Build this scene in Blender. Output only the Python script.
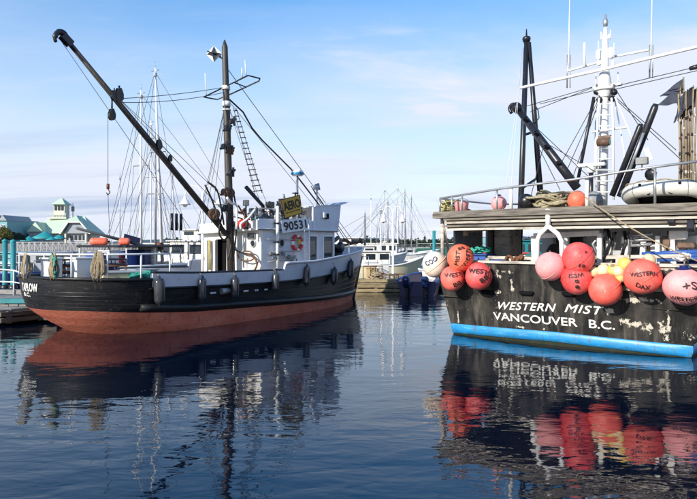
import bpy, bmesh, math, random
from mathutils import Vector, Matrix
R = math.radians
random.seed(7)
for o in list(bpy.data.objects): bpy.data.objects.remove(o)
scene = bpy.context.scene
COL = scene.collection
# ---------------------------------------------------------------- camera, sky, sun
F, CX, HY, CH = 640.0, 348.5, 243.0, 2.27      # focal length and horizon in photo pixels, eye height
cam_d = bpy.data.cameras.new('camera'); cam = bpy.data.objects.new('camera', cam_d); COL.objects.link(cam)
cam.location = (0, 0, CH); cam.rotation_euler = (R(90), 0, 0)
cam_d.sensor_width = 36; cam_d.lens = F/697*36; cam_d.shift_y = -6.5/697; cam_d.clip_end = 6000; cam_d.clip_start = .1
scene.camera = cam
SUN_AZ = math.atan2(-.68, -.73); SUN_EL = R(24)
world = bpy.data.worlds.new('World'); scene.world = world; world.use_nodes = True
def build_world():
    nt = world.node_tree; N = nt.nodes; L = nt.links; N.clear()
    out = N.new('ShaderNodeOutputWorld'); bg = N.new('ShaderNodeBackground'); bg.inputs[1].default_value = .14
    sky = N.new('ShaderNodeTexSky'); sky.sky_type = 'NISHITA'; sky.sun_disc = False
    sky.sun_elevation = SUN_EL; sky.sun_rotation = SUN_AZ % (2*math.pi); sky.altitude = 0
    sky.air_density = 1.0; sky.dust_density = .3; sky.ozone_density = 2.2
    tc = N.new('ShaderNodeTexCoord')
    # project the view direction on a cloud plane high above: (x, y) / (z + k)
    sep = N.new('ShaderNodeSeparateXYZ'); L.new(tc.outputs['Generated'], sep.inputs[0])
    zz = N.new('ShaderNodeMath'); zz.operation = 'ADD'; zz.inputs[1].default_value = .16; L.new(sep.outputs[2], zz.inputs[0])
    zm = N.new('ShaderNodeMath'); zm.operation = 'MAXIMUM'; zm.inputs[1].default_value = .05; L.new(zz.outputs[0], zm.inputs[0])
    dx = N.new('ShaderNodeMath'); dx.operation = 'DIVIDE'; L.new(sep.outputs[0], dx.inputs[0]); L.new(zm.outputs[0], dx.inputs[1])
    dy = N.new('ShaderNodeMath'); dy.operation = 'DIVIDE'; L.new(sep.outputs[1], dy.inputs[0]); L.new(zm.outputs[0], dy.inputs[1])
    cb = N.new('ShaderNodeCombineXYZ'); L.new(dx.outputs[0], cb.inputs[0]); L.new(dy.outputs[0], cb.inputs[1])
    def cloud(scale, rot, sx, sy, lo, hi, seed, rough=.6):
        mp = N.new('ShaderNodeMapping'); mp.inputs['Rotation'].default_value = (0, 0, R(rot)); mp.inputs['Scale'].default_value = (sx, sy, 1)
        mp.inputs['Location'].default_value = (seed, seed*.7, 0); L.new(cb.outputs[0], mp.inputs[0])
        nz = N.new('ShaderNodeTexNoise'); nz.inputs['Scale'].default_value = scale; nz.inputs['Detail'].default_value = 9; nz.inputs['Roughness'].default_value = rough
        nz.inputs['Distortion'].default_value = .35; L.new(mp.outputs[0], nz.inputs['Vector'])
        mr = N.new('ShaderNodeMapRange'); mr.interpolation_type = 'SMOOTHSTEP'; mr.inputs[1].default_value = lo; mr.inputs[2].default_value = hi; L.new(nz.outputs[0], mr.inputs[0]); return mr
    c1 = cloud(.42, 20, 1, 1.3, .34, .66, 3.1, .5)        # broad thin veil
    c2 = cloud(1.1, 35, .8, 2.4, .46, .78, 8.3, .62)       # wispy streaks
    c3 = cloud(.75, 4, .35, 2.2, .50, .70, 1.9, .55)      # low grey-blue bars
    mx = N.new('ShaderNodeMath'); mx.operation = 'MULTIPLY_ADD'; mx.inputs[1].default_value = .40; L.new(c2.outputs[0], mx.inputs[0])
    m1 = N.new('ShaderNodeMath'); m1.operation = 'MULTIPLY'; m1.inputs[1].default_value = .85; L.new(c1.outputs[0], m1.inputs[0]); L.new(m1.outputs[0], mx.inputs[2])
    # veil thickens towards the horizon
    hz = N.new('ShaderNodeMapRange'); hz.interpolation_type = 'SMOOTHSTEP'; hz.inputs[1].default_value = .52; hz.inputs[2].default_value = .0; hz.inputs[3].default_value = 0; hz.inputs[4].default_value = .86
    L.new(sep.outputs[2], hz.inputs[0])
    ad = N.new('ShaderNodeMath'); ad.operation = 'MAXIMUM'; up = N.new('ShaderNodeMapRange'); up.inputs[1].default_value = .22; up.inputs[2].default_value = .55; up.inputs[3].default_value = 1; up.inputs[4].default_value = .2; L.new(sep.outputs[2], up.inputs[0]); mu = N.new('ShaderNodeMath'); mu.operation = 'MULTIPLY'; L.new(mx.outputs[0], mu.inputs[0]); L.new(up.outputs[0], mu.inputs[1]); mx = mu; L.new(mx.outputs[0], ad.inputs[0]); L.new(hz.outputs[0], ad.inputs[1])
    av = N.new('ShaderNodeMath'); av.operation = 'MULTIPLY_ADD'; av.inputs[1].default_value = .45; av.use_clamp = True; L.new(mx.outputs[0], av.inputs[0]); L.new(ad.outputs[0], av.inputs[2])
    cc = N.new('ShaderNodeMixRGB'); cc.inputs[1].default_value = (4.35, 4.65, 5.35, 1); cc.inputs[2].default_value = (2.6, 3.15, 4.3, 1)
    lowm = N.new('ShaderNodeMapRange'); lowm.inputs[1].default_value = .22; lowm.inputs[2].default_value = .06; L.new(sep.outputs[2], lowm.inputs[0])
    l2 = N.new('ShaderNodeMath'); l2.operation = 'MULTIPLY'; L.new(lowm.outputs[0], l2.inputs[0]); L.new(c3.outputs[0], l2.inputs[1]); L.new(l2.outputs[0], cc.inputs[0])
    mix = N.new('ShaderNodeMixRGB'); L.new(av.outputs[0], mix.inputs[0]); hs = N.new('ShaderNodeHueSaturation'); hs.inputs['Saturation'].default_value = 1.6; hs.inputs['Value'].default_value = 1.22; L.new(sky.outputs[0], hs.inputs['Color']); L.new(hs.outputs[0], mix.inputs[1]); L.new(cc.outputs[0], mix.inputs[2])
    L.new(mix.outputs[0], bg.inputs[0]); L.new(bg.outputs[0], out.inputs[0])
build_world()
sun_d = bpy.data.lights.new('sun', 'SUN'); sun_d.energy = 4.6; sun_d.angle = R(.5); sun_d.color = (1, .93, .82)
sun = bpy.data.objects.new('sun', sun_d); COL.objects.link(sun)
sdir = Vector((math.sin(SUN_AZ)*math.cos(SUN_EL), math.cos(SUN_AZ)*math.cos(SUN_EL), math.sin(SUN_EL)))
sun.rotation_euler = sdir.to_track_quat('Z', 'Y').to_euler(); sun.location = sdir*60
vs = scene.view_settings; vs.view_transform = 'Standard'; vs.look = 'None'; vs.gamma = 1; vs.exposure = .42; vs.use_curve_mapping = False
# ---------------------------------------------------------------- helpers
def V(*a): return Vector(a)
def ray(px, py): return V((px-CX)/F, 1, (HY-py)/F)
def at(px, py, Y): return V(0, 0, CH) + ray(px, py)*Y
class Frame:                                     # a boat's own axes: x ahead, y to port, z up
    def __init__(s, X, Y, deg):
        s.o = V(X, Y, 0); s.deg = deg; a = R(deg); s.x = V(math.cos(a), math.sin(a), 0); s.y = V(-math.sin(a), math.cos(a), 0)
    def loc(s, p): q = p - s.o; return V(q.dot(s.x), q.dot(s.y), q.z)
    def wld(s, p): return s.o + s.x*p[0] + s.y*p[1] + V(0, 0, p[2])
    def _hit(s, px, py, n, c):
        d = ray(px, py); t = (c - (V(0, 0, CH)-s.o).dot(n))/d.dot(n); return s.loc(V(0, 0, CH)+d*t)
    def on_x(s, px, py, c): return s._hit(px, py, s.x, c)
    def on_y(s, px, py, c): return s._hit(px, py, s.y, c)
def lerp(a, b, t): return a+(b-a)*t
def interp(x, pts):
    if x <= pts[0][0]: return pts[0][1]
    for (a, b), (c, d) in zip(pts, pts[1:]):
        if x <= c: return b+(d-b)*(x-a)/(c-a)
    return pts[-1][1]
def spline(pts, k=4):
    q = [Vector(p) for p in pts]; q = [q[0]*2-q[1]]+q+[q[-1]*2-q[-2]]; out = []
    for a, b, c, d in zip(q, q[1:], q[2:], q[3:]):
        for i in range(k):
            t = i/k; out.append(.5*((2*b)+(c-a)*t+(2*a-5*b+4*c-d)*t*t+(3*b-a-3*c+d)*t**3))
    return out+[q[-2]]
class MB:
    def __init__(s): s.v = []; s.f = []; s.m = []; s.cur = 0; s.sm = []
    def add(s, vs, fs, smooth=False):
        b = len(s.v); s.v += [tuple(x) for x in vs]
        for f in fs: s.f.append(tuple(b+i for i in f)); s.m.append(s.cur); s.sm.append(smooth)
        return s
    def box(s, c, size, rot=None):
        M = rot if rot is not None else Matrix.Identity(3); c = Vector(c); h = [x/2 for x in size]
        vs = [c + M @ V(x*h[0], y*h[1], z*h[2]) for z in (-1, 1) for x, y in ((-1, -1), (1, -1), (1, 1), (-1, 1))]
        return s.add(vs, [(3, 2, 1, 0), (4, 5, 6, 7), (0, 1, 5, 4), (1, 2, 6, 5), (2, 3, 7, 6), (3, 0, 4, 7)])
    def bar(s, a, b, w, h, up=(0, 0, 1)):
        a, b = Vector(a), Vector(b); x = (b-a).normalized(); y = Vector(up).cross(x)
        y = y.normalized() if y.length > 1e-5 else V(0, 1, 0); z = x.cross(y)
        return s.box((a+b)/2, ((b-a).length, w, h), Matrix((x, y, z)).transposed())
    def tube(s, pts, r, n=8, caps=True):
        pts = [Vector(p) for p in pts]; rs = r if isinstance(r, (list, tuple)) else [r]*len(pts)
        T = []
        for i in range(len(pts)):
            t = (pts[min(i+1, len(pts)-1)]-pts[max(i-1, 0)]); T.append(t.normalized() if t.length > 1e-9 else V(0, 0, 1))
        u = T[0].orthogonal().normalized(); vs = []; fs = []
        for i, p in enumerate(pts):
            u = u - T[i]*u.dot(T[i]); u = u.normalized() if u.length > 1e-6 else T[i].orthogonal().normalized(); w = T[i].cross(u)
            for k in range(n):
                a = 2*math.pi*k/n; vs.append(p+(u*math.cos(a)+w*math.sin(a))*rs[i])
        for i in range(len(pts)-1):
            for k in range(n): fs.append((i*n+k, i*n+(k+1) % n, (i+1)*n+(k+1) % n, (i+1)*n+k))
        s.add(vs, fs, True)
        if caps:
            b = len(s.v)-len(vs); s.f.append(tuple(b+k for k in range(n-1, -1, -1))); s.m.append(s.cur); s.sm.append(False)
            e = b+(len(pts)-1)*n; s.f.append(tuple(e+k for k in range(n))); s.m.append(s.cur); s.sm.append(False)
        return s
    def lathe(s, prof, o=(0, 0, 0), axis=(0, 0, 1), n=20):
        ax = Vector(axis).normalized(); u = ax.orthogonal().normalized(); w = ax.cross(u); o = Vector(o); vs = []; fs = []
        for r, h in prof:
            for k in range(n):
                a = 2*math.pi*k/n; vs.append(o+ax*h+(u*math.cos(a)+w*math.sin(a))*max(r, 1e-4))
        for i in range(len(prof)-1):
            for k in range(n): fs.append((i*n+k, i*n+(k+1) % n, (i+1)*n+(k+1) % n, (i+1)*n+k))
        return s.add(vs, fs, True)
    def ball(s, c, r, n=16, sq=(1, 1, 1)):
        c = Vector(c); vs = []; fs = []; m = n//2
        for i in range(m+1):
            th = math.pi*i/m
            for k in range(n):
                a = 2*math.pi*k/n; q = max(math.sin(th), 1e-4)
                vs.append(c+V(r*sq[0]*q*math.cos(a), r*sq[1]*q*math.sin(a), -r*sq[2]*math.cos(th)))
        for i in range(m):
            for k in range(n): fs.append((i*n+k, i*n+(k+1) % n, (i+1)*n+(k+1) % n, (i+1)*n+k))
        return s.add(vs, fs, True)
    def prism(s, poly, d):                       # planar polygon extruded along d
        n = len(poly); d = Vector(d); a = [Vector(p) for p in poly]; b = [p+d for p in a]
        return s.add(a+b, [tuple(range(n-1, -1, -1)), tuple(range(n, 2*n))]+[(i, (i+1) % n, n+(i+1) % n, n+i) for i in range(n)])
    def grid(s, rows, closed=False, smooth=True):
        n = len(rows[0]); vs = [p for r in rows for p in r]; fs = []
        for i in range(len(rows)-1):
            for k in range(n if closed else n-1): fs.append((i*n+k, i*n+(k+1) % n, (i+1)*n+(k+1) % n, (i+1)*n+k))
        return s.add(vs, fs, smooth)
    def smooth(s, pts, r, n=7, k=4):
        return s.tube(spline(pts, k), r, n)
    def build(s, name, mat, parent=None, bevel=0, flat=False, recalc=True):
        me = bpy.data.meshes.new(name); me.from_pydata(s.v, [], s.f)
        for mm in (mat if isinstance(mat, (list, tuple)) else [mat]): me.materials.append(mm)
        me.polygons.foreach_set('material_index', s.m); me.polygons.foreach_set('use_smooth', [False]*len(s.f) if flat else s.sm); me.update()
        if recalc or bevel:
            bm = bmesh.new(); bm.from_mesh(me)
            if recalc: bmesh.ops.recalc_face_normals(bm, faces=bm.faces)
            if bevel:
                ed = [e for e in bm.edges if len(e.link_faces) == 2 and e.calc_face_angle(0) > .6]
                bmesh.ops.bevel(bm, geom=ed, offset=bevel, segments=1, affect='EDGES', clamp_overlap=True)
            bm.to_mesh(me); bm.free()
        o = bpy.data.objects.new(name, me); COL.objects.link(o)
        if parent: o.parent = parent
        return o
def tag(o, label, cat, group=None):
    o['label'] = label; o['category'] = cat
    if group: o['group'] = group
    return o
def struct(o): o['kind'] = 'structure'; return o
def stuff(o): o['kind'] = 'stuff'; return o
def thing(name, label, cat, loc=(0, 0, 0), rz=0, group=None):
    o = bpy.data.objects.new(name, None); COL.objects.link(o); o.location = loc; o.rotation_euler = (0, 0, rz); o.empty_display_size = .2
    return tag(o, label, cat, group)
def P(name, mat, parent, fn, bevel=0, **k):
    m = MB(); fn(m); return m.build(name, mat, parent, bevel, **k)
def sag(a, b, drop, n=10):
    a, b = Vector(a), Vector(b); return [a.lerp(b, i/n)-V(0, 0, drop*4*(i/n)*(1-i/n)) for i in range(n+1)]
def wire(name, a, b, parent, r=.008, m=None, drop=0, n=8):
    return P(name, m or M['wire'], parent, lambda q: q.tube(sag(a, b, drop, n) if drop else [a, b], r, 5))
def text(name, s, fn, mat, parent, size=1, off=.0, shear=0, depth=.006, width=None, space=1.0):
    cu = bpy.data.curves.new('t', 'FONT'); cu.body = s; cu.size = size; cu.extrude = 0; cu.offset = 0; cu.shear = shear; cu.resolution_u = 4; cu.space_character = space
    ob = bpy.data.objects.new('t', cu); COL.objects.link(ob); dg = bpy.context.evaluated_depsgraph_get()
    me = bpy.data.meshes.new_from_object(ob.evaluated_get(dg)); bpy.data.objects.remove(ob)
    bm = bmesh.new(); bm.from_mesh(me); bmesh.ops.triangulate(bm, faces=bm.faces)
    for _ in range(2):
        long = [e for e in bm.edges if e.calc_length() > size*.25]
        if long: bmesh.ops.subdivide_edges(bm, edges=long, cuts=1)
    xs = [v.co.x for v in bm.verts]; x0, x1 = min(xs), max(xs); ks = (width/(x1-x0)) if width else 1
    base = list(bm.verts); fcs = list(bm.faces)
    for v in base: v.co = V((v.co.x-x0)*ks, v.co.y, depth)
    if off:                                       # embolden with shifted copies, each a hair higher
        for j, (ox_, oy_) in enumerate(((1, 0), (-1, 0), (0, 1), (0, -1))):
            mp_ = {v: bm.verts.new((v.co.x+ox_*off, v.co.y+oy_*off, depth+.0007*(j+1))) for v in base}
            for f in fcs: bm.faces.new([mp_[v] for v in f.verts])
    for v in bm.verts: v.co = Vector(fn(*v.co))
    bm.to_mesh(me); bm.free(); me.materials.clear(); me.materials.append(mat)
    o = bpy.data.objects.new(name, me); COL.objects.link(o); o.parent = parent; return o
# ---------------------------------------------------------------- materials
M = {}
def mat(name, c, c2=None, scale=4., lo=.4, hi=.65, rough=.5, metal=0., bump=0., bscale=30., stretch=(1, 1, 1), detail=6, spec=.5, rough2=None, bdist=.01, var=.0):
    m = bpy.data.materials.new(name); m.use_nodes = True; nt = m.node_tree; N = nt.nodes; L = nt.links; b = N['Principled BSDF']
    b.inputs['Roughness'].default_value = rough; b.inputs['Metallic'].default_value = metal; b.inputs['Specular IOR Level'].default_value = spec
    tc = N.new('ShaderNodeTexCoord'); mp = N.new('ShaderNodeMapping'); mp.inputs['Scale'].default_value = stretch; L.new(tc.outputs['Object'], mp.inputs[0])
    col = None
    if c2 is not None:
        nz = N.new('ShaderNodeTexNoise'); nz.inputs['Scale'].default_value = scale; nz.inputs['Detail'].default_value = detail; nz.inputs['Roughness'].default_value = .62
        L.new(mp.outputs[0], nz.inputs['Vector'])
        mr = N.new('ShaderNodeMapRange'); mr.inputs[1].default_value = lo; mr.inputs[2].default_value = hi; L.new(nz.outputs[0], mr.inputs[0])
        mx = N.new('ShaderNodeMixRGB'); mx.inputs[1].default_value = (*c, 1); mx.inputs[2].default_value = (*c2, 1); L.new(mr.outputs[0], mx.inputs[0]); col = mx.outputs[0]
        if rough2 is not None:
            rr = N.new('ShaderNodeMapRange'); rr.inputs[3].default_value = rough; rr.inputs[4].default_value = rough2; L.new(mr.outputs[0], rr.inputs[0]); L.new(rr.outputs[0], b.inputs['Roughness'])
    if var:                                       # each object a little different
        oi = N.new('ShaderNodeObjectInfo'); vm = N.new('ShaderNodeMapRange'); vm.inputs[3].default_value = 1-var; vm.inputs[4].default_value = 1+var; L.new(oi.outputs['Random'], vm.inputs[0])
        hs = N.new('ShaderNodeHueSaturation'); L.new(vm.outputs[0], hs.inputs['Value'])
        if col: L.new(col, hs.inputs['Color'])
        else: hs.inputs['Color'].default_value = (*c, 1)
        col = hs.outputs[0]
    if col: L.new(col, b.inputs['Base Color'])
    else: b.inputs['Base Color'].default_value = (*c, 1)
    if bump:
        n2 = N.new('ShaderNodeTexNoise'); n2.inputs['Scale'].default_value = bscale; n2.inputs['Detail'].default_value = 4; L.new(mp.outputs[0], n2.inputs['Vector'])
        bp = N.new('ShaderNodeBump'); bp.inputs['Strength'].default_value = bump; bp.inputs['Distance'].default_value = bdist; L.new(n2.outputs[0], bp.inputs['Height']); L.new(bp.outputs[0], b.inputs['Normal'])
    M[name] = m; return m
def worn(name, c, layers, rough=.5, bump=.15, bscale=18, bst=(1, 1, 1), spec=.5, var=0, rough_worn=.75):
    """paint with wear: each layer (colour, scale, stretch, lo, hi, amount) is a noise-shaped patch, stain, run or scuff over the last"""
    m = bpy.data.materials.new(name); m.use_nodes = True; nt = m.node_tree; N = nt.nodes; L = nt.links; b = N['Principled BSDF']; b.inputs['Specular IOR Level'].default_value = spec
    tc = N.new('ShaderNodeTexCoord'); oi = N.new('ShaderNodeObjectInfo'); col = None; acc = None
    off = N.new('ShaderNodeVectorMath'); off.operation = 'SCALE'; cv = N.new('ShaderNodeCombineXYZ'); L.new(oi.outputs['Random'], cv.inputs[0]); L.new(oi.outputs['Random'], cv.inputs[2]); L.new(cv.outputs[0], off.inputs[0]); off.inputs['Scale'].default_value = 40 if var else 0
    ad = N.new('ShaderNodeVectorMath'); L.new(tc.outputs['Object'], ad.inputs[0]); L.new(off.outputs[0], ad.inputs[1])
    for i, (lc, scale, st, lo_, hi_, amt) in enumerate(layers):
        mp = N.new('ShaderNodeMapping'); mp.inputs['Scale'].default_value = st; mp.inputs['Location'].default_value = (i*3.7, i*1.9, i*5.3); L.new(ad.outputs[0], mp.inputs[0])
        nz = N.new('ShaderNodeTexNoise'); nz.inputs['Scale'].default_value = scale; nz.inputs['Detail'].default_value = 8; nz.inputs['Roughness'].default_value = .66; L.new(mp.outputs[0], nz.inputs['Vector'])
        mr = N.new('ShaderNodeMapRange'); mr.inputs[1].default_value = lo_-.05; mr.inputs[2].default_value = hi_-.05; mr.inputs[4].default_value = amt; L.new(nz.outputs[0], mr.inputs[0])
        mx = N.new('ShaderNodeMixRGB'); mx.inputs[2].default_value = (*lc, 1); L.new(mr.outputs[0], mx.inputs[0])
        if col: L.new(col, mx.inputs[1])
        else: mx.inputs[1].default_value = (*c, 1)
        col = mx.outputs[0]; acc = mr.outputs[0]
    if var:
        vm = N.new('ShaderNodeMapRange'); vm.inputs[3].default_value = 1-var; vm.inputs[4].default_value = 1+var; L.new(oi.outputs['Random'], vm.inputs[0]); hs = N.new('ShaderNodeHueSaturation'); L.new(vm.outputs[0], hs.inputs['Value']); L.new(col, hs.inputs['Color']); col = hs.outputs[0]
    L.new(col, b.inputs['Base Color'])
    rr = N.new('ShaderNodeMapRange'); rr.inputs[3].default_value = rough; rr.inputs[4].default_value = rough_worn; L.new(acc, rr.inputs[0]); L.new(rr.outputs[0], b.inputs['Roughness'])
    mp = N.new('ShaderNodeMapping'); mp.inputs['Scale'].default_value = bst; L.new(ad.outputs[0], mp.inputs[0]); n2 = N.new('ShaderNodeTexNoise'); n2.inputs['Scale'].default_value = bscale; n2.inputs['Detail'].default_value = 6; L.new(mp.outputs[0], n2.inputs['Vector'])
    bp = N.new('ShaderNodeBump'); bp.inputs['Strength'].default_value = bump; bp.inputs['Distance'].default_value = .012; L.new(n2.outputs[0], bp.inputs['Height']); L.new(bp.outputs[0], b.inputs['Normal'])
    M[name] = m; return m
mat('wire', (.03, .03, .035), rough=.5)
mat('white_wire', (.6, .6, .6), rough=.5)
worn('hull_black', (.008, .008, .010), [((.026, .026, .026), 2.2, (.35, .35, 1.6), .48, .75, .8), ((.07, .067, .06), 5, (.25, .25, 5), .62, .74, .6), ((.17, .16, .14), 16, (.4, .4, 2.5), .68, .74, .8), ((.09, .05, .03), 4, (2.5, 2.5, .25), .63, .75, .5)], .42, .35, 13, (.4, .4, 2.5), spec=.35)
worn('hull_red', (.82, .26, .165), [((.60, .15, .09), 2.2, (.5, .5, 1.2), .42, .70, .85), ((.68, .26, .18), 4.5, (.4, .4, 2), .55, .70, .7), ((.17, .05, .035), 5, (2.2, 2.2, .22), .60, .74, .75), ((.62, .42, .32), 15, (.5, .5, 2), .68, .75, .7), ((.10, .06, .035), 9, (1, 1, 1), .66, .76, .6)], .6, .5, 14, (.5, .5, 2), spec=.3)
worn('hull_white', (.70, .71, .76), [((.52, .52, .54), 3, (.6, .6, .9), .48, .75, .7), ((.42, .30, .19), 4.5, (2.6, 2.6, .2), .64, .76, .55), ((.25, .23, .21), 15, (.6, .6, 1.6), .70, .76, .7)], .42, .15, 18)
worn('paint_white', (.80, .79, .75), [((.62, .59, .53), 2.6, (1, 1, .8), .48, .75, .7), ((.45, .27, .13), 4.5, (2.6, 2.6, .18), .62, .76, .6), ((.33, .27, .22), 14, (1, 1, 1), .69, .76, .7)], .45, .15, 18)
mat('paint_white_clean', (.80, .80, .79), (.66, .66, .65), 3, .5, .8, .38)
worn('paint_white_shade', (.66, .69, .76), [((.50, .52, .57), 2.6, (1, 1, .8), .48, .75, .7), ((.42, .27, .15), 4.5, (2.6, 2.6, .18), .63, .76, .6), ((.30, .26, .23), 14, (1, 1, 1), .69, .76, .7)], .45, .15, 18)  # white house paint with the starboard side's bluish shade put into its colour
mat('rubber', (.015, .015, .016), rough=.5, bump=.1)
mat('fender_grey', (.05, .053, .06), (.025, .025, .03), 6, .4, .7, .25, var=.15)
mat('deck_wood', (.20, .17, .13), (.12, .10, .085), 8, .4, .65, .75, bump=.25, bscale=25, stretch=(.3, 3, 1))
mat('old_wood', (.17, .145, .115), (.075, .062, .05), 6, .38, .66, .8, bump=.35, bscale=22, stretch=(.4, 3, 3), var=.18)
mat('dock_tan', (.34, .27, .15), (.16, .12, .07), 7, .38, .66, .8, bump=.35, bscale=22, stretch=(.4, 3, 3), var=.2)
mat('grey_wood', (.27, .255, .235), (.16, .15, .135), 7, .38, .66, .8, bump=.35, bscale=22, stretch=(.4, 3, 3), var=.15)
mat('mast_dark', (.035, .03, .028), (.09, .07, .05), 7, .5, .72, .55, bump=.25, bscale=16, stretch=(2, 2, .4))
mat('steel_black', (.014, .015, .02), (.06, .045, .04), 6, .56, .75, .35, bump=.1, bscale=18)
mat('steel_grey', (.16, .165, .17), (.11, .09, .075), 5, .5, .75, .45, .3)
mat('galv', (.42, .43, .44), (.3, .3, .3), 8, .4, .7, .4, .55)
mat('rust', (.20, .075, .03), (.08, .035, .02), 12, .4, .65, .8, bump=.3)
mat('brown_gear', (.16, .085, .045), (.06, .04, .03), 10, .4, .65, .6, bump=.2)
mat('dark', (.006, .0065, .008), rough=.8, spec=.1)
mat('glass', (.02, .028, .035), rough=.06, spec=.8)
mat('door_slate', (.12, .14, .18), (.08, .09, .11), 5, rough=.5)
mat('sign_yellow', (.62, .36, .02), (.5, .27, .02), 6, .45, .7, .5)
mat('sign_white', (.75, .76, .78), rough=.45)
mat('ink', (.012, .012, .013), (.09, .045, .04), 22, .52, .72, .6)
mat('ink_blue', (.01, .025, .12), rough=.55)
mat('paint_letter', (.72, .71, .68), (.16, .15, .14), 24, .58, .68, .6)
mat('red_plastic', (.55, .03, .02), rough=.35)
worn('orange_buoy', (.80, .125, .06), [((.84, .24, .15), 2.2, (1, 1, 1), .45, .75, .8), ((.45, .09, .05), 3.5, (1, 1, 1), .58, .78, .6), ((.25, .12, .09), 14, (1, 1, 1), .66, .76, .55), ((.85, .50, .40), 11, (1.6, 1.6, .6), .66, .74, .6)], .5, .2, 22, var=.05, spec=.4)
worn('coral_buoy', (.78, .11, .08), [((.84, .23, .18), 2.2, (1, 1, 1), .45, .75, .8), ((.48, .08, .06), 3.5, (1, 1, 1), .58, .78, .6), ((.25, .11, .09), 14, (1, 1, 1), .66, .76, .55), ((.86, .50, .42), 11, (1.6, 1.6, .6), .66, .74, .6)], .5, .2, 22, var=.06, spec=.4)
worn('red_buoy', (.74, .065, .065), [((.84, .20, .18), 2.2, (1, 1, 1), .45, .75, .8), ((.42, .04, .045), 3.5, (1, 1, 1), .58, .78, .6), ((.22, .08, .07), 14, (1, 1, 1), .66, .76, .55), ((.84, .42, .38), 11, (1.6, 1.6, .6), .66, .74, .6)], .48, .2, 22, var=.06, spec=.4)
worn('pink_buoy', (.84, .30, .30), [((.88, .46, .44), 2.2, (1, 1, 1), .45, .75, .8), ((.66, .20, .18), 3.5, (1, 1, 1), .55, .78, .6), ((.35, .18, .15), 14, (1, 1, 1), .66, .76, .55), ((.84, .62, .56), 11, (1.6, 1.6, .6), .66, .74, .6)], .55, .2, 22, var=.05, spec=.35)
worn('white_buoy', (.80, .75, .64), [((.80, .48, .32), 1.6, (1, 1, 1), .50, .74, .75), ((.45, .36, .26), 3.5, (1, 1, 1), .58, .76, .6), ((.28, .22, .16), 14, (1, 1, 1), .66, .76, .6)], .5, .2, 22, spec=.4)
mat('yellow_float', (.72, .48, .06), (.72, .58, .25), 5, .4, .7, .45, var=.12)
mat('cream_float', (.74, .64, .40), (.72, .50, .28), 5, .4, .7, .5, var=.1)
mat('navy', (.012, .018, .10), rough=.4)
mat('black_plastic', (.012, .012, .014), rough=.28)
mat('rope_tan', (.36, .29, .18), (.24, .19, .12), 20, .4, .6, .9, bump=.4, bscale=60)
mat('rope_green', (.03, .30, .22), (.02, .2, .16), 18, .4, .6, .85, bump=.4, bscale=50)
mat('rope_yellow', (.45, .40, .16), (.3, .27, .12), 18, .4, .6, .85, bump=.4, bscale=50)
mat('net', (.40, .35, .22), (.25, .22, .14), 16, .4, .6, .95, bump=.6, bscale=45)
mat('tote', (.72, .73, .72), (.6, .6, .58), 4, .5, .8, .45)
mat('tote_grey', (.36, .37, .36), (.28, .28, .27), 4, .5, .8, .5)
mat('tote_blue', (.03, .09, .32), (.03, .06, .2), 4, .5, .8, .45, var=.2)
mat('tarp_blue', (.010, .032, .13), (.006, .016, .07), 5, .4, .7, .55, bump=.4, bscale=9)
mat('tarp_teal', (.02, .27, .28), (.015, .19, .20), 3, .4, .7, .6, var=.12)
mat('teal_paint', (.02, .22, .24), (.03, .13, .14), 4, .5, .75, .55)
worn('boot_blue', (.02, .27, .60), [((.015, .18, .42), 2.4, (1, 1, 2), .46, .72, .8), ((.20, .45, .62), 6, (1, .4, 3), .60, .74, .6), ((.09, .12, .06), 7, (1, 1.5, .5), .58, .72, .75), ((.40, .42, .38), 18, (1, .6, 2), .68, .75, .7)], .42, .3, 14)
mat('canopy_edge', (.21, .185, .15), (.075, .066, .055), 5, .4, .62, .75, bump=.4, bscale=20, stretch=(1, .3, 3))
mat('beam_paint', (.56, .51, .43), (.24, .21, .175), 5, .45, .66, .6, bump=.2, bscale=18, stretch=(1, .4, 2), var=.15)
mat('grey_panel', (.24, .245, .245), (.15, .145, .14), 4, .45, .7, .55, bump=.1)
mat('roof_green', (.50, .62, .46), (.40, .52, .40), 2, .4, .7, .6, bump=.2, bscale=6)
mat('roof_teal', (.12, .42, .34), rough=.6)
mat('clad_cream', (.58, .58, .47), (.5, .5, .42), 2, .4, .7, .7)
mat('clad_grey', (.30, .33, .36), (.26, .28, .3), 2, .4, .7, .7)
mat('clad_aqua', (.20, .40, .42), (.16, .33, .36), 2, .4, .7, .7)
mat('shed_green', (.02, .10, .075), (.03, .13, .10), 2, .4, .7, .6)
mat('stone', (.20, .19, .18), (.12, .12, .115), 1.5, .4, .65, .85, bump=.5, bscale=3, bdist=.2)
mat('asphalt', (.10, .10, .10), rough=.9)
mat('bamboo', (.30, .23, .14), (.17, .12, .07), 9, .4, .65, .6, stretch=(2, 2, .4), var=.15)
mat('flag_dark', (.025, .03, .05), (.04, .05, .08), 5, rough=.75)
mat('raft_cream', (.56, .55, .50), (.40, .38, .33), 5, .5, .78, .45, bump=.04)
mat('cream_hull', (.66, .60, .40), (.6, .52, .36), 4, .5, .75, .45)
mat('hull_teal', (.05, .22, .25), (.04, .16, .18), 4, .5, .75, .4)
mat('leaf_dark', (.022, .038, .026), (.035, .055, .03), .05, .4, .6, .9)
mat('leaf_autumn', (.16, .13, .025), (.06, .085, .02), 1.2, .4, .6, .85)
mat('bark', (.07, .055, .04), rough=.9)
mat('hill', (.07, .10, .14), (.06, .09, .11), .01, .4, .6, 1)
mat('crate_tan', (.50, .37, .19), (.38, .27, .14), 6, .4, .7, .7)
mat('green_light', (.05, .42, .32), rough=.4)
mat('red_roof', (.42, .05, .045), rough=.55)
mat('clothes_blue', (.03, .06, .2), rough=.85)
mat('clothes_red', (.45, .03, .03), rough=.85)
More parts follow.
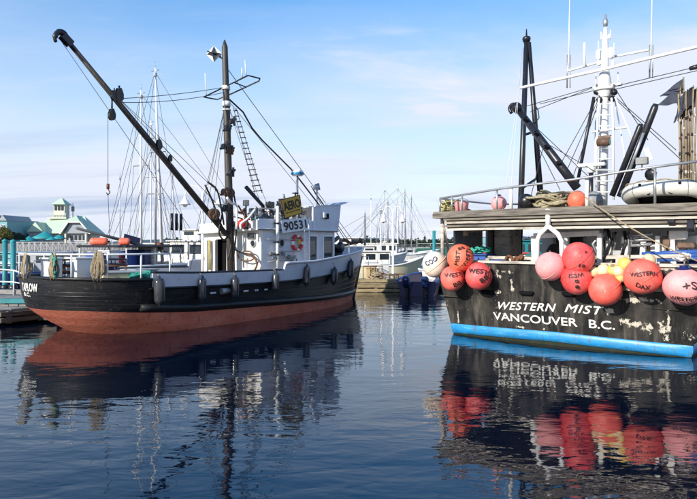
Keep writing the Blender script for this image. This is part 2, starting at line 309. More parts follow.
mat('clothes_black', (.02, .02, .025), rough=.85)
mat('skin', (.45, .26, .18), rough=.6)
mat('hair', (.03, .02, .015), rough=.7)

def water_mat():
    m = bpy.data.materials.new('water'); m.use_nodes = True; nt = m.node_tree; N = nt.nodes; L = nt.links; b = N['Principled BSDF']
    b.inputs['Base Color'].default_value = (.0005, .0042, .0135, 1); b.inputs['Roughness'].default_value = .02; b.inputs['IOR'].default_value = 1.45
    tc = N.new('ShaderNodeTexCoord')
    def nz(scale, st, rot, det, dist=0):
        mp = N.new('ShaderNodeMapping'); mp.inputs['Scale'].default_value = st; mp.inputs['Rotation'].default_value = (0, 0, R(rot)); L.new(tc.outputs['Object'], mp.inputs[0])
        n = N.new('ShaderNodeTexNoise'); n.inputs['Scale'].default_value = scale; n.inputs['Detail'].default_value = det; n.inputs['Roughness'].default_value = .5; n.inputs['Distortion'].default_value = dist
        L.new(mp.outputs[0], n.inputs['Vector']); return n.outputs[0]
    a = nz(.45, (1, 1.6, 1), 12, 2, .3); c = nz(1.7, (1, 2.0, 1), -8, 2, .4); d = nz(5.5, (1, 1.8, 1), 15, 2, .3)
    big = nz(.10, (1, 1.4, 1), 30, 2)
    rng = N.new('ShaderNodeMapRange'); rng.inputs[1].default_value = .35; rng.inputs[2].default_value = .68; rng.inputs[3].default_value = .32; rng.inputs[4].default_value = 1.35; L.new(big, rng.inputs[0])
    def mul(x, k):
        q = N.new('ShaderNodeMath'); q.operation = 'MULTIPLY'; q.inputs[1].default_value = k; L.new(x, q.inputs[0]); return q.outputs[0]
    def add(x, y):
        q = N.new('ShaderNodeMath'); L.new(x, q.inputs[0]); L.new(y, q.inputs[1]); return q.outputs[0]
    h = add(add(mul(a, .062), mul(c, .021)), mul(d, .0036))
    q = N.new('ShaderNodeMath'); q.operation = 'MULTIPLY'; L.new(h, q.inputs[0]); L.new(rng.outputs[0], q.inputs[1])
    bp = N.new('ShaderNodeBump'); bp.inputs['Strength'].default_value = 1; bp.inputs['Distance'].default_value = .42; L.new(q.outputs[0], bp.inputs['Height']); L.new(bp.outputs[0], b.inputs['Normal'])
    return m
M['water'] = water_mat()

def transom_mat():
    """black paint worn through to pale undercoat where rope and buoys rub"""
    m = bpy.data.materials.new('transom_paint'); m.use_nodes = True; nt = m.node_tree; N = nt.nodes; L = nt.links; b = N['Principled BSDF']
    tc = N.new('ShaderNodeTexCoord'); O = tc.outputs['Object']
    def noise(scale, det, st=(1, 1, 1), rough=.6):
        mp = N.new('ShaderNodeMapping'); mp.inputs['Scale'].default_value = st; L.new(O, mp.inputs[0])
        n = N.new('ShaderNodeTexNoise'); n.inputs['Scale'].default_value = scale; n.inputs['Detail'].default_value = det; n.inputs['Roughness'].default_value = rough; L.new(mp.outputs[0], n.inputs['Vector']); return n.outputs[0]
    def math_(op, x, y):
        q = N.new('ShaderNodeMath'); q.operation = op
        for i, w in enumerate((x, y)):
            if isinstance(w, (int, float)): q.inputs[i].default_value = w
            else: L.new(w, q.inputs[i])
        return q.outputs[0]
    def patch(y, z, ry, rz):
        mp = N.new('ShaderNodeMapping'); mp.inputs['Location'].default_value = (0, -y/ry, -z/rz); mp.inputs['Scale'].default_value = (0, 1/ry, 1/rz); L.new(O, mp.inputs[0])
        ln = N.new('ShaderNodeVectorMath'); ln.operation = 'LENGTH'; L.new(mp.outputs[0], ln.inputs[0])
        mr = N.new('ShaderNodeMapRange'); mr.inputs[1].default_value = 1; mr.inputs[2].default_value = 0; mr.inputs[3].default_value = 0; mr.inputs[4].default_value = .27; L.new(ln.outputs[1], mr.inputs[0]); return mr.outputs[0]
    acc = None
    for p in PATCHES:
        w = patch(*p); acc = w if acc is None else math_('MAXIMUM', acc, w)
    n1 = noise(10, 10, (1, 1, .8), .74); s = math_('ADD', n1, acc)
    mr = N.new('ShaderNodeMapRange'); mr.inputs[1].default_value = .665; mr.inputs[2].default_value = .70; L.new(s, mr.inputs[0])
    grey = N.new('ShaderNodeMapRange'); grey.inputs[1].default_value = .42; grey.inputs[2].default_value = .74; L.new(noise(2.3, 8, (1, 1, .5)), grey.inputs[0])
    base = N.new('ShaderNodeMixRGB'); base.inputs[1].default_value = (.009, .009, .0095, 1); base.inputs[2].default_value = (.075, .069, .058, 1); L.new(grey.outputs[0], base.inputs[0])
    # rail strip: weathered grey-brown
    sep = N.new('ShaderNodeSeparateXYZ'); L.new(O, sep.inputs[0])
    st = N.new('ShaderNodeMapRange'); st.inputs[1].default_value = 1.32; st.inputs[2].default_value = 1.36; L.new(math_('ADD', sep.outputs[2], math_('MULTIPLY', noise(9, 4), .06)), st.inputs[0])
    sy = N.new('ShaderNodeMapRange'); sy.inputs[1].default_value = -.1; sy.inputs[2].default_value = -.5; L.new(sep.outputs[1], sy.inputs[0])
    stm = math_('MULTIPLY', math_('MULTIPLY', st.outputs[0], sy.outputs[0]), .9)
    b2 = N.new('ShaderNodeMixRGB'); b2.inputs[2].default_value = (.22, .205, .175, 1); L.new(base.outputs[0], b2.inputs[1]); L.new(math_('MULTIPLY', stm, grey.outputs[0]), b2.inputs[0])
    chip = N.new('ShaderNodeMapRange'); chip.inputs[1].default_value = .695; chip.inputs[2].default_value = .71; L.new(math_('ADD', noise(19, 6, (1, 1, .7), .7), math_('MULTIPLY', math_('SUBTRACT', noise(1.3, 3), .5), .45)), chip.inputs[0])
    drip = N.new('ShaderNodeMapRange'); drip.inputs[1].default_value = .54; drip.inputs[2].default_value = .72; drip.inputs[4].default_value = .6; L.new(noise(7, 7, (1, 1, .07), .6), drip.inputs[0])
    b3 = N.new('ShaderNodeMixRGB'); b3.inputs[2].default_value = (.16, .145, .12, 1); L.new(b2.outputs[0], b3.inputs[1]); L.new(drip.outputs[0], b3.inputs[0])
    fin = N.new('ShaderNodeMixRGB'); fin.inputs[2].default_value = (.50, .465, .385, 1); L.new(b3.outputs[0], fin.inputs[1]); L.new(math_('MAXIMUM', mr.outputs[0], chip.outputs[0]), fin.inputs[0])
    # weed along the boot stripe
    wd = N.new('ShaderNodeMapRange'); wd.inputs[1].default_value = .40; wd.inputs[2].default_value = .30; L.new(math_('ADD', sep.outputs[2], math_('MULTIPLY', noise(14, 4), .22)), wd.inputs[0])
    fw = N.new('ShaderNodeMixRGB'); fw.inputs[2].default_value = (.018, .024, .009, 1); L.new(fin.outputs[0], fw.inputs[1]); L.new(math_('MULTIPLY', wd.outputs[0], .8), fw.inputs[0])
    L.new(fw.outputs[0], b.inputs['Base Color']); b.inputs['Roughness'].default_value = .55; b.inputs['Specular IOR Level'].default_value = .25
    bp = N.new('ShaderNodeBump'); bp.inputs['Strength'].default_value = .5; bp.inputs['Distance'].default_value = .014; L.new(noise(8, 6, (1, 1, .6)), bp.inputs['Height']); L.new(bp.outputs[0], b.inputs['Normal'])
    return m
# ---------------------------------------------------------------- water, shore, docks
struct(P('water', M['water'], None, lambda m: m.add([(-1500, -60, 0), (1500, -60, 0), (1500, 2500, 0), (-1500, 2500, 0)], [(0, 1, 2, 3)]), recalc=False))
def land(name, x0, x1, y0, y1, z, mt):
    def f(m):
        m.add([(x0, y0, -1), (x1, y0, -1), (x1, y1, -1), (x0, y1, -1), (x0, y0+3, z), (x1-3, y0+3, z), (x1-3, y1, z), (x0, y1, z)],
              [(0, 1, 5, 4), (1, 2, 6, 5), (4, 5, 6, 7), (3, 0, 4, 7)])
    return struct(P(name, mt, None, f))
land('shore_ground', -260, -16, 84, 420, 2.2, M['stone'])
land('far_shore', -700, 900, 560, 900, 1.5, M['leaf_dark'])
def hills(m):
    rng = random.Random(3); n = 90; rows = [[], [], []]
    for i in range(n+1):
        x = -1400+2800*i/n; h = 16+10*math.sin(i*.21)+6*math.sin(i*.53+1)+4*rng.random()
        rows[0].append((x, 1900, -2)); rows[1].append((x, 1960, h*.75)); rows[2].append((x, 2100, h))
    m.grid(rows)
struct(P('hills', M['hill'], None, hills))
def treeline(m):
    rng = random.Random(11)
    for i in range(1500):
        x = rng.uniform(-160, 330); y = rng.uniform(561, 600); h = rng.uniform(2.0, 5.5)*(1 if rng.random() < .85 else 1.4); w = rng.uniform(1.8, 3.4)
        for k in range(20):
            t = rng.random()**.8; a = rng.uniform(0, 6.28); rr = w*(1.05-t)*rng.uniform(.3, 1); c = V(x+rr*math.cos(a), y+rr*math.sin(a), .6+h*t); s = w*rng.uniform(.3, .55)
            q = [c+V(rng.uniform(-s, s), rng.uniform(-s, s), rng.uniform(-s, s)*.8) for _ in range(4)]
            m.add(q, [(0, 1, 2), (0, 2, 3), (0, 3, 1)])
stuff(tag(P('far_trees', M['leaf_dark'], None, treeline, recalc=False), 'dark evergreen wood along the far shore behind the masts', 'trees'))

def make_dock(label, x0, x1, y0, y1, z, th, group, board=.3, along='x', edge=None, mt='grey_wood'):
    d = thing('floating_dock', label, 'dock', ((x0+x1)/2, (y0+y1)/2, 0), 0, group); cx, cy = (x0+x1)/2, (y0+y1)/2
    n = int(((x1-x0) if along == 'x' else (y1-y0))/board); proto = None
    for i in range(n):
        if proto is None:
            sz = (board-.02, y1-y0, .06) if along == 'x' else (x1-x0, board-.02, .06); proto = MB().box((0, 0, 0), sz).build('plank', M[mt], d, .006); o = proto
        else:
            o = proto.copy(); COL.objects.link(o)
        k = (i+.5)*board; o.location = (x0+k-cx, 0, z-.03) if along == 'x' else (0, y0+k-cy, z-.03); o.rotation_euler = (R(random.uniform(-.25, .25)), R(random.uniform(-.25, .25)), R(random.uniform(-.15, .15)))
    for yy in (y0, y1):
        for j in (0, 1): P('fascia_beam', M['old_wood' if mt != 'dock_tan' else 'dock_tan'], d, lambda m: m.box((0, yy-cy, z-.065-th*(.21+.55*j)), (x1-x0, .16, th*.42)), .012)
        for j in range(int((x1-x0)/.9)+1): P('fascia_block', M['old_wood'], d, lambda m: m.box((x0-cx+.25+.9*j, yy-cy+(.0 if yy > y0 else -.02), z-.065-th*.5), (.14, .1, th*1.15)), .01)
    for xx in (x0, x1):
        P('end_beam', M['old_wood'], d, lambda m: m.box((xx-cx, 0, z-.06-th/2), (.16, y1-y0-.17, th)), .01)
    P('float_block', M['dark'], d, lambda m: m.box((0, 0, -.12), (x1-x0-.5, y1-y0-.5, .5)))
    if edge:
        P('bull_rail', M[edge], d, lambda m: m.box((0, y0-cy+.12, z+.10), (x1-x0-.1, .16, .13)), .012)
        for i in range(int((x1-x0)/1.6)): P('rail_block', M['old_wood'], d, lambda m: m.box((x0-cx+.6+1.6*i, y0-cy+.12, z+.017), (.3, .15, .034)))
    return d
make_dock('grey plank float with teal edge rail beside the black stern', -17, -8.3, 18.3, 24.5, .50, .34, None, .28, 'x', 'teal_paint')
make_dock('weathered wooden float dock under the middle lamp post', .12, 2.62, 29.6, 34.0, .42, .36, None, .26, 'y', 'dock_tan', 'dock_tan')

# ---------------------------------------------------------------- hulls
class Hull:
    def __init__(s, L, B, zs=1.4, counter=1.15, rake=.75, T=(.2, .16), p=(2.8, 3.2), mid=.35):
        s.L, s.B, s.zs, s.c, s.rk, s.T, s.p, s.mid = L, B, zs, counter, rake, T, p, mid
    def ue(s, z): return -s.L - (s.c*interp(z*1.4/s.zs, [(0, 0), (.33, .5), (.66, .88), (1.0, .97), (1.43, 1)]) if z > 0 else z*1.5)
    def ub(s, z): return s.rk*z/2.0 if z > 0 else .5*z
    def bm(s, z): k = z*1.4/s.zs; return s.B*interp(k, [(-.7, .7), (-.3, .9), (0, 1), (.5, 1.075), (1.4, 1.1), (2.1, 1.16)])
    def half(s, t, z):
        h = min(max(z/s.zs, 0), 1); T = lerp(s.T[0], s.T[1], h); p = lerp(s.p[0], s.p[1], h); b = s.bm(z)
        if t < T: b *= math.sqrt(max(0, 1-(1-t/T)**2))
        if t > s.mid: b *= max(0, 1-((t-s.mid)/(1-s.mid))**p)
        return b
    def pt(s, t, z, side, inset=0):
        e, b = s.ue(z), s.ub(z); return V(e+t*(b-e), side*max(0, s.half(t, z)-inset), z)
    def t_of(s, u, z): e, b = s.ue(z), s.ub(z); return min(1, max(0, (u-e)/(b-e)))
    def contour(s, t0, t1, zf, n=48):              # one side's points, z given by position
        out = []
        for i in range(n+1):
            t = lerp(t0, t1, i/n); z = zf(-s.L-.8+t*(s.L+1.2)); out.append(s.pt(t, z, 1))
        return out
def ts(n):
    return [.5-.5*math.cos(math.pi*i/n) for i in range(n+1)]
def hull_mesh(m, H, rows, n=72):
    """rows: list of (zfunc(u), inset, material index of the band above)"""
    T = ts(n)
    for (zf, ins, mi), (zf2, ins2, _) in zip(rows, rows[1:]):
        m.cur = mi
        for side in (-1, 1):
            a = [H.pt(t, zf(-H.L-.6+t*(H.L+1)), side, ins) for t in T]; b = [H.pt(t, zf2(-H.L-.6+t*(H.L+1)), side, ins2) for t in T]
            m.grid([a, b] if side < 0 else [b, a])
    m.cur = 0
def offset_poly(pts, d):
    out = []
    for i, p in enumerate(pts):
        t = (pts[min(i+1, len(pts)-1)]-pts[max(i-1, 0)]); t.z = 0; t = t.normalized() if t.length > 1e-6 else V(1, 0, 0); out.append(p+V(-t.y, t.x, 0)*d)
    return out
def wrap(H, t0, t1, zf, n=40):                     # contour from starboard to port, round the end nearest
    s = [H.pt(lerp(t0, t1, i/n), zf(-H.L-.6+lerp(t0, t1, i/n)*(H.L+1)), -1) for i in range(n+1)]; p = [V(q.x, -q.y, q.z) for q in reversed(s)]
    return s+p[1:]
def bulwark(m, H, t0, t1, zb, zt, th, round_end, n=40, cap=None):
    lo = wrap(H, t0, t1, zb, n) if round_end else None
    sides = [(wrap(H, t0, t1, zb, n), wrap(H, t0, t1, zt, n))] if round_end else []
    if not round_end:
        for sd in (-1, 1):
            f = lambda zf: [H.pt(lerp(t0, t1, i/n), zf(-H.L-.6+lerp(t0, t1, i/n)*(H.L+1)), sd) for i in range(n+1)]
            sides.append((f(zb), f(zt)))
    for a, b in sides:
        cen = V(-H.L*.5, 0, 0); sgn = 1 if (offset_poly(a, .1)[len(a)//2 if round_end else 2]-cen).length < (a[len(a)//2 if round_end else 2]-cen).length else -1
        ai, bi = offset_poly(a, th*sgn), offset_poly(b, th*sgn)
        m.grid([a, b, bi, ai], smooth=False)
        for i in (0, -1): m.add([a[i], b[i], bi[i], ai[i]], [(0, 1, 2, 3)])

# ---------------------------------------------------------------- the black fishing boat
FT = Frame(.15, 26.5, 55)
T_ = thing('fishing_boat', 'black wooden fishing boat with red bottom and white wheelhouse moored at left', 'boat', (.15, 26.5, 0), R(55))
HT = Hull(12.4, 2.0, counter=1.12, T=(.175, .12))
zr = lambda u: interp(u, [(-13.4, .67), (-12.6, .66), (-11.7, .58), (-10.1, .46), (-8.6, .42), (-6.9, .37), (-5, .32), (0, .2), (1, .2)])
zw = lambda u: interp(u, [(-13.6, 1.20), (-11.5, 1.17), (-10, 1.13), (-8.6, 1.10), (-6.9, 1.09), (-5.2, 1.12), (-3, 1.24), (-1.2, 1.36), (.8, 1.46)])
z_aft = lambda u: interp(u, [(-13.6, 1.43), (-12.5, 1.40), (-11.5, 1.36)])
z_waist = lambda u: interp(u, [(-11.9, 1.40), (-11.35, 1.53), (-10, 1.47), (-8.6, 1.45), (-6.8, 1.43)])
z_fore = lambda u: interp(u, [(-6.9, 1.63), (-5.2, 1.65), (-3, 1.83), (-1, 1.98), (.8, 2.08)])
rows = [(lambda u: -.65, 0, 1), (lambda u: -.3, 0, 1), (lambda u: 0., 0, 1)]
for k in (.35, .7): rows += [(lambda u, k=k: zr(u)*k, 0, 1), (lambda u, k=k: zr(u)*k+.008, .006, 1), (lambda u, k=k: zr(u)*k+.016, 0, 1)]
rows += [(zr, 0, 0)]
for k in (.17, .34, .5, .67, .84):
    f = lambda u, k=k, e=0: lerp(zr(u), zw(u), k)+e
    rows += [(f, 0, 0), (lambda u, f=f: f(u)+.008, .006, 0), (lambda u, f=f: f(u)+.016, 0, 0)]
rows += [(zw, 0, 0)]
P('hull', [M['hull_black'], M['hull_red']], T_, lambda m: hull_mesh(m, HT, rows))
tw = HT.t_of(-11.75, 1.3); tf = HT.t_of(-6.85, 1.4)
P('aft_bulwark', M['hull_black'], T_, lambda m: bulwark(m, HT, tw, 0, lambda u: zw(u)-.02, z_aft, .07, True))
P('waist_bulwark', M['hull_white'], T_, lambda m: bulwark(m, HT, tw, tf, lambda u: zw(u)-.02, z_waist, .07, False))
P('bow_bulwark', M['hull_white'], T_, lambda m: bulwark(m, HT, tf+.001, 1, lambda u: zw(u)-.02, z_fore, .07, True, 60))
def cap(m, t0, t1, zf, rnd, r):
    if rnd: m.tube(wrap(HT, t0, t1, lambda u: zf(u)+.02), r, 6)
    else:
        for sd in (-1, 1): m.tube([HT.pt(lerp(t0, t1, i/40), zf(-13+lerp(t0, t1, i/40)*13.4)+.02, sd, .03) for i in range(41)], r, 6)
P('rail_cap', M['hull_black'], T_, lambda m: cap(m, tw, .004, z_aft, True, .045))
P('rail_cap', M['steel_black'], T_, lambda m: cap(m, tw, tf, z_waist, False, .035))
P('rail_cap', M['hull_white'], T_, lambda m: cap(m, tf, .996, z_fore, True, .045))
for sd in (-1, 1):
    P('rubbing_strake', M['rubber'], T_, lambda m: m.tube([HT.pt(lerp(HT.t_of(-12.0, .7), .985, i/50), zr(-13+lerp(HT.t_of(-12.0, .7), .985, i/50)*13.4)+.13, sd, -.02) for i in range(51)], .085, 8))
    P('rubbing_strake', M['hull_black'], T_, lambda m: m.tube([HT.pt(lerp(HT.t_of(-11.8, .7), .99, i/50), zw(-13+lerp(HT.t_of(-11.8, .7), .99, i/50)*13.4)-.01, sd, -.005) for i in range(51)], .035, 6))
def deck(m):
    T = ts(40)[1:-1]; m.grid([[HT.pt(t, 1.0, -1, .08) for t in T], [HT.pt(t, 1.0, 1, .08) for t in T]], smooth=False)
P('deck', M['deck_wood'], T_, deck)
P('stem_post', M['hull_black'], T_, lambda m: m.bar((-.05, 0, -.3), (.68, 0, 1.75), .10, .16), .02)
# lettering on the stern, wrapped on the hull
def stern_pt(x, y, d):                             # x along the stern round from the port quarter
    s = STERN_S0 + x; z = STERN_Z + y
    acc = 0; prev = None
    for q in stern_line:
        if prev is not None:
            L_ = (q-prev).length
            if acc+L_ >= s:
                k = (s-acc)/L_; p = prev.lerp(q, k); t = (q-prev).normalized(); n = V(t.y, -t.x, 0)
                zz = HT.pt(0, z, 1); dx = HT.ue(z)-HT.ue(1.2)
                if n.dot(p-V(-10, 0, 0)) < 0: n = -n
                return V(p.x+dx, p.y, z)+n*(d+.012)
            acc += L_
        prev = q
    return prev
stern_line = [HT.pt(t, 1.2, 1) for t in [.10*(1-i/60)**2 for i in range(61)]]
stern_line += [HT.pt(.10*(i/60)**2, 1.2, -1) for i in range(1, 61)]
for q in stern_line: q.z = 0
tot = 0; best = []
for a, b in zip(stern_line, stern_line[1:]):
    w = FT.wld(V(a.x, a.y, 1.2)); best.append((abs(CX+F*w.x/w.y-23.2), tot, CX+F*w.x/w.y)); tot += (b-a).length
best_vis = [x for x in best if x[1] > .8]
lefts = min(best, key=lambda x: x[2])[1]; best_vis = [x for x in best if x[1] > lefts]; STERN_S0 = min(best_vis)[1]
end_s = min((abs(x[2]-38), x[1]) for x in best_vis)[1]
STERN_Z = 1.10
text('name_lettering', 'TAPLOW', stern_pt, M['paint_letter'], T_, .27, .008, width=max(.35, end_s-STERN_S0))
STERN_Z = .97; STERN_S0 += .12
text('port_lettering', 'B.C.', stern_pt, M['paint_letter'], T_, .13, .005, width=max(.16, (end_s-STERN_S0)*.5))
# scupper slots and the exhaust stub
def hull_at(px, py, off=.0):                       # point on the starboard hull side under a pixel
    v = 2.1
    for _ in range(12):
        p = FT.on_y(px, py, -(v+off)); v = HT.half(HT.t_of(p.x, p.z), p.z)
    return p, HT
def side_normal(u, z):
    t = HT.t_of(u, z); a, b = HT.pt(max(0, t-.01), z, -1), HT.pt(min(1, t+.01), z, -1); d = (b-a).normalized(); return V(d.y, -d.x, 0), d
for px, py, w in ((213, 293, .2), (246, 291, .2), (256.5, 290.3, .14), (266, 289.5, .14)):
    p, _ = hull_at(px, py, .004); n, d = side_normal(p.x, p.z)
    P('scupper', M['paint_letter'], T_, lambda m: m.bar(p-d*w/2, p+d*w/2, .035, .05), .008)
p, _ = hull_at(225, 291, .05); n, d = side_normal(p.x, p.z)
P('exhaust_stub', M['galv'], T_, lambda m: m.tube([p-d*.14, p+d*.14], .085, 14))
# stern railing: white pipes
rail_pts = []
for i in range(33):
    k = i/32; t = abs(k-.5)*2; tt = .165*t**1.6+.002; q = HT.pt(tt, 1.4, -1 if k < .5 else 1, .05); rail_pts.append(V(q.x, q.y, 0))
def rail_z(p): return 1.99
P('stern_rail', M['paint_white_clean'], T_, lambda m: m.tube([V(p.x, p.y, 2.0) for p in rail_pts], .022, 8))
for i in range(0, 33, 4):
    q = rail_pts[i]; P('stanchion', M['paint_white_clean'], T_, lambda m: m.tube([V(q.x, q.y, 1.40), V(q.x, q.y, 2.0)], .02, 8))
# ---- wheelhouse
TL = .075                                          # the boat lists a little to port
def ht(p): return V(p[0], p[1], p[2]-TL*p[1]*.5)
HB = 1.3
def hbox(m, x0, x1, y0, y1, z0, z1):
    vs = [ht((x, y, z)) for z in (z0, z1) for x, y in ((x0, y0), (x1, y0), (x1, y1), (x0, y1))]
    m.add(vs, [(3, 2, 1, 0), (4, 5, 6, 7), (0, 1, 5, 4), (1, 2, 6, 5), (2, 3, 7, 6), (3, 0, 4, 7)])
XA, XF, ZR = -6.9, -3.0, 2.62
W = M['paint_white']
dl = FT.on_x(216, 255, XA); dr = FT.on_x(226.5, 255, XA)
P('aft_wall', W, T_, lambda m: (hbox(m, XA, XA+.08, dl.y, HB, .95, ZR), hbox(m, XA, XA+.08, -HB, dr.y, .95, ZR), hbox(m, XA+.001, XA+.079, dr.y, dl.y, 2.42, ZR)))
P('doorway_shade', M['dark'], T_, lambda m: hbox(m, XA+.25, XA+.3, dr.y-.5, dl.y+.6, .95, ZR-.01))  # black sheet behind the opening, stands in for the shade inside the house
def door(m): hbox(m, XA-.05, XA-.005, dl.y, dl.y+.62, 1.0, 2.4)
od = P('door', W, T_, door, .01)
P('handle', M['galv'], od, lambda m: m.tube([(XA-.09, dl.y+.5, 1.7), (XA-.09, dl.y+.5, 1.82)], .015, 6))
d1a, d1b = FT.on_y(309.5, 248, -HB), FT.on_y(317, 248, -HB); d2a, d2b = FT.on_y(323.5, 248, -HB), FT.on_y(333, 248, -HB)
def sidewall(m, s):
    if s < 0:
        hbox(m, XA+.081, d1a.x, -HB, -HB+.08, .95, ZR-.001); hbox(m, d1b.x, d2a.x, -HB, -HB+.08, .95, ZR-.001); hbox(m, d2b.x, XF, -HB, -HB+.08, .95, ZR-.001)
        hbox(m, d1a.x+.001, d1b.x-.001, -HB+.002, -HB+.078, 2.46, ZR-.001); hbox(m, d2a.x+.001, d2b.x-.001, -HB+.002, -HB+.078, 2.46, ZR-.001)
    else: hbox(m, XA+.081, XF, HB-.08, HB, .95, ZR-.001)
P('side_wall', M['paint_white_shade'], T_, lambda m: sidewall(m, -1)); P('side_wall', W, T_, lambda m: sidewall(m, 1))
P('front_wall', W, T_, lambda m: hbox(m, XF-.08, XF-.001, -HB+.081, HB-.081, .95, ZR-.001))
for a, b in ((d1a, d1b), (d2a, d2b)):
    dd = P('door', M['door_slate'], T_, lambda m: hbox(m, a.x+.01, b.x-.01, -HB+.03, -HB+.07, .98, 2.455), .008)
    P('window', M['glass'], dd, lambda m: hbox(m, a.x+.07, b.x-.07, -HB+.018, -HB+.028, 1.75, 2.3))
    P('handle', M['galv'], dd, lambda m: m.tube([ht((b.x-.06, -HB-.01, 1.55)), ht((b.x-.06, -HB-.01, 1.66))], .014, 6))
P('house_roof', W, T_, lambda m: hbox(m, XA-.28, XF+.12, -HB-.10, HB+.10, ZR, ZR+.07), .015)
P('roof_beading', M['steel_black'], T_, lambda m: hbox(m, XA-.25, XF+.1, -HB-.115, -HB-.101, ZR-.0, ZR+.03))
# flying bridge coaming and the raised helm with its visor
zc = ZR+.07
P('coaming', W, T_, lambda m: (hbox(m, XA-.2, XA-.13, -HB-.02, HB+.02, zc, zc+.26), hbox(m, XA-.129, -4.3, HB-.05, HB+.02, zc, zc+.26)), .012)
P('coaming', M['paint_white_shade'], T_, lambda m: hbox(m, XA-.129, -4.3, -HB-.02, -HB+.05, zc, zc+.30), .012)
def helm(m):
    a0, a1 = -4.28, -2.75
    for y, y2 in ((-HB-.02, -HB+.05), (HB-.05, HB+.02)):
        vs = [ht(q) for q in ((a0, y, zc), (a1-.05, y, zc), (a1+.12, y, 3.62), (a0, y, 3.48), (a0, y2, zc), (a1-.05, y2, zc), (a1+.12, y2, 3.62), (a0, y2, 3.48))]
        m.add(vs, [(0, 1, 2, 3), (7, 6, 5, 4), (0, 4, 5, 1), (1, 5, 6, 2), (2, 6, 7, 3), (3, 7, 4, 0)])
    vs = [ht(q) for q in ((a1-.05, -HB+.051, zc), (a1-.05, HB-.051, zc), (a1+.12, HB-.051, 3.62), (a1+.12, -HB+.051, 3.62), (a1-.12, -HB+.051, zc), (a1-.12, HB-.051, zc), (a1+.05, HB-.051, 3.62), (a1+.05, -HB+.051, 3.62))]
    m.add(vs, [(0, 1, 2, 3), (7, 6, 5, 4), (0, 4, 5, 1), (1, 5, 6, 2), (2, 6, 7, 3), (3, 7, 4, 0)])
P('helm_shelter', M['paint_white_shade'], T_, helm)
def visor(m):
    v = [ht(q) for q in ((-4.2, -HB-.05, 3.485), (-2.62, -HB-.05, 3.625), (-2.40, -HB-.2, 3.71), (-2.40, HB+.2, 3.71), (-2.62, HB+.05, 3.625), (-4.2, HB+.05, 3.485))]
    m.prism(v, (0, 0, .035))
P('visor', M['paint_white_shade'], T_, visor)
q = FT.on_y(324, 216, -HB-.04)
P('horn', M['sign_white'], T_, lambda m: m.box((q.x, -HB-.07, q.z+.03), (.22, .1, .2)), .02)
P('side_light_box', M['dark'], T_, lambda m: m.box((q.x+.09, -HB-.1, q.z-.01), (.1, .14, .2)), .02)
# rear wall fittings
def wall_x(px, py, off=.02): q = FT.on_x(px, py, XA-off); return q
q = wall_x(251.5, 236); P('vent_window', M['steel_grey'], T_, lambda m: m.box((XA-.02, q.y, q.z), (.05, .34, .2)), .01)
P('pane', M['glass'], T_.children[-1] if False else T_, lambda m: m.box((XA-.05, q.y, q.z), (.012, .26, .13)))
def porthole(par, c, n, r=.13):
    o = P('porthole', M['galv'], par, lambda m: m.lathe([(r*.72, .035), (r*.78, .045), (r, .04), (r*1.04, 0), (r, -.01)], c, n, 20))
    P('pane', M['glass'], o, lambda m: m.lathe([(0, .02), (r*.74, .02)], c, n, 20)); return o
q = wall_x(253.5, 243.5, .003); porthole(T_, q, (-1, 0, 0), .12)
q = FT.on_y(281, 243, -HB-.003); porthole(T_, q, (0, -1, 0), .14)
q = wall_x(238, 262, .01); P('hatch', W, T_, lambda m: m.box((XA-.015, q.y-.05, q.z), (.035, .62, .72)), .012)
# hoses looping on the rear wall
for k, (pts, mt, r) in enumerate((([(225, 232), (228, 240), (236, 250), (243, 253), (251, 255), (257, 262), (256, 268)], 'rubber', .028), ([(237, 252), (240, 259), (248, 261), (254, 258), (251, 252), (244, 251)], 'brown_gear', .025), ([(248, 254), (255, 259), (257, 265), (254, 271)], 'rust', .03))):
    P('hose', M[mt], T_, lambda m: m.smooth([FT.on_x(x, y, XA-.16-.05*k) for x, y in pts], r, 7))
P('rope_hank', M['rope_yellow'], T_, lambda m: [m.tube([FT.on_x(208.5+.8*i, 240, XA-.14), FT.on_x(208+.9*i, 255, XA-.17), FT.on_x(208.8+.7*i, 270, XA-.14)], .022, 6) for i in range(3)])
q0, q1 = FT.on_x(202.5, 238, XA-.25), FT.on_x(202.5, 272, XA-.25)
P('roof_post', W, T_, lambda m: m.tube([q0, V(q0.x, q0.y, 1.0)], .045, 10))
for k in range(5): x_ = XA+.35+.42*k; P('wall_batten', M['paint_white_shade'], T_, lambda m: hbox(m, x_, x_+.035, -HB-.012, -HB+.001, 1.0, ZR-.01))
P('hand_rail', M['galv'], T_, lambda m: (m.tube([ht((XA+.2, -HB-.09, 2.34)), ht((d1a.x-.5, -HB-.09, 2.34))], .018, 7), [m.tube([ht((x_, -HB-.09, 2.34)), ht((x_, -HB, 2.34))], .014, 6) for x_ in (XA+.3, XA+1.1, d1a.x-.6)]))
for a_, b_ in ((d1a, d1b), (d2a, d2b)): P('door_frame', M['paint_white_clean'], T_, lambda m: (hbox(m, a_.x-.05, a_.x+.008, -HB-.02, -HB-.002, .98, 2.5), hbox(m, b_.x-.008, b_.x+.05, -HB-.02, -HB-.002, .98, 2.5), hbox(m, a_.x+.009, b_.x-.009, -HB-.02, -HB-.002, 2.45, 2.5)))
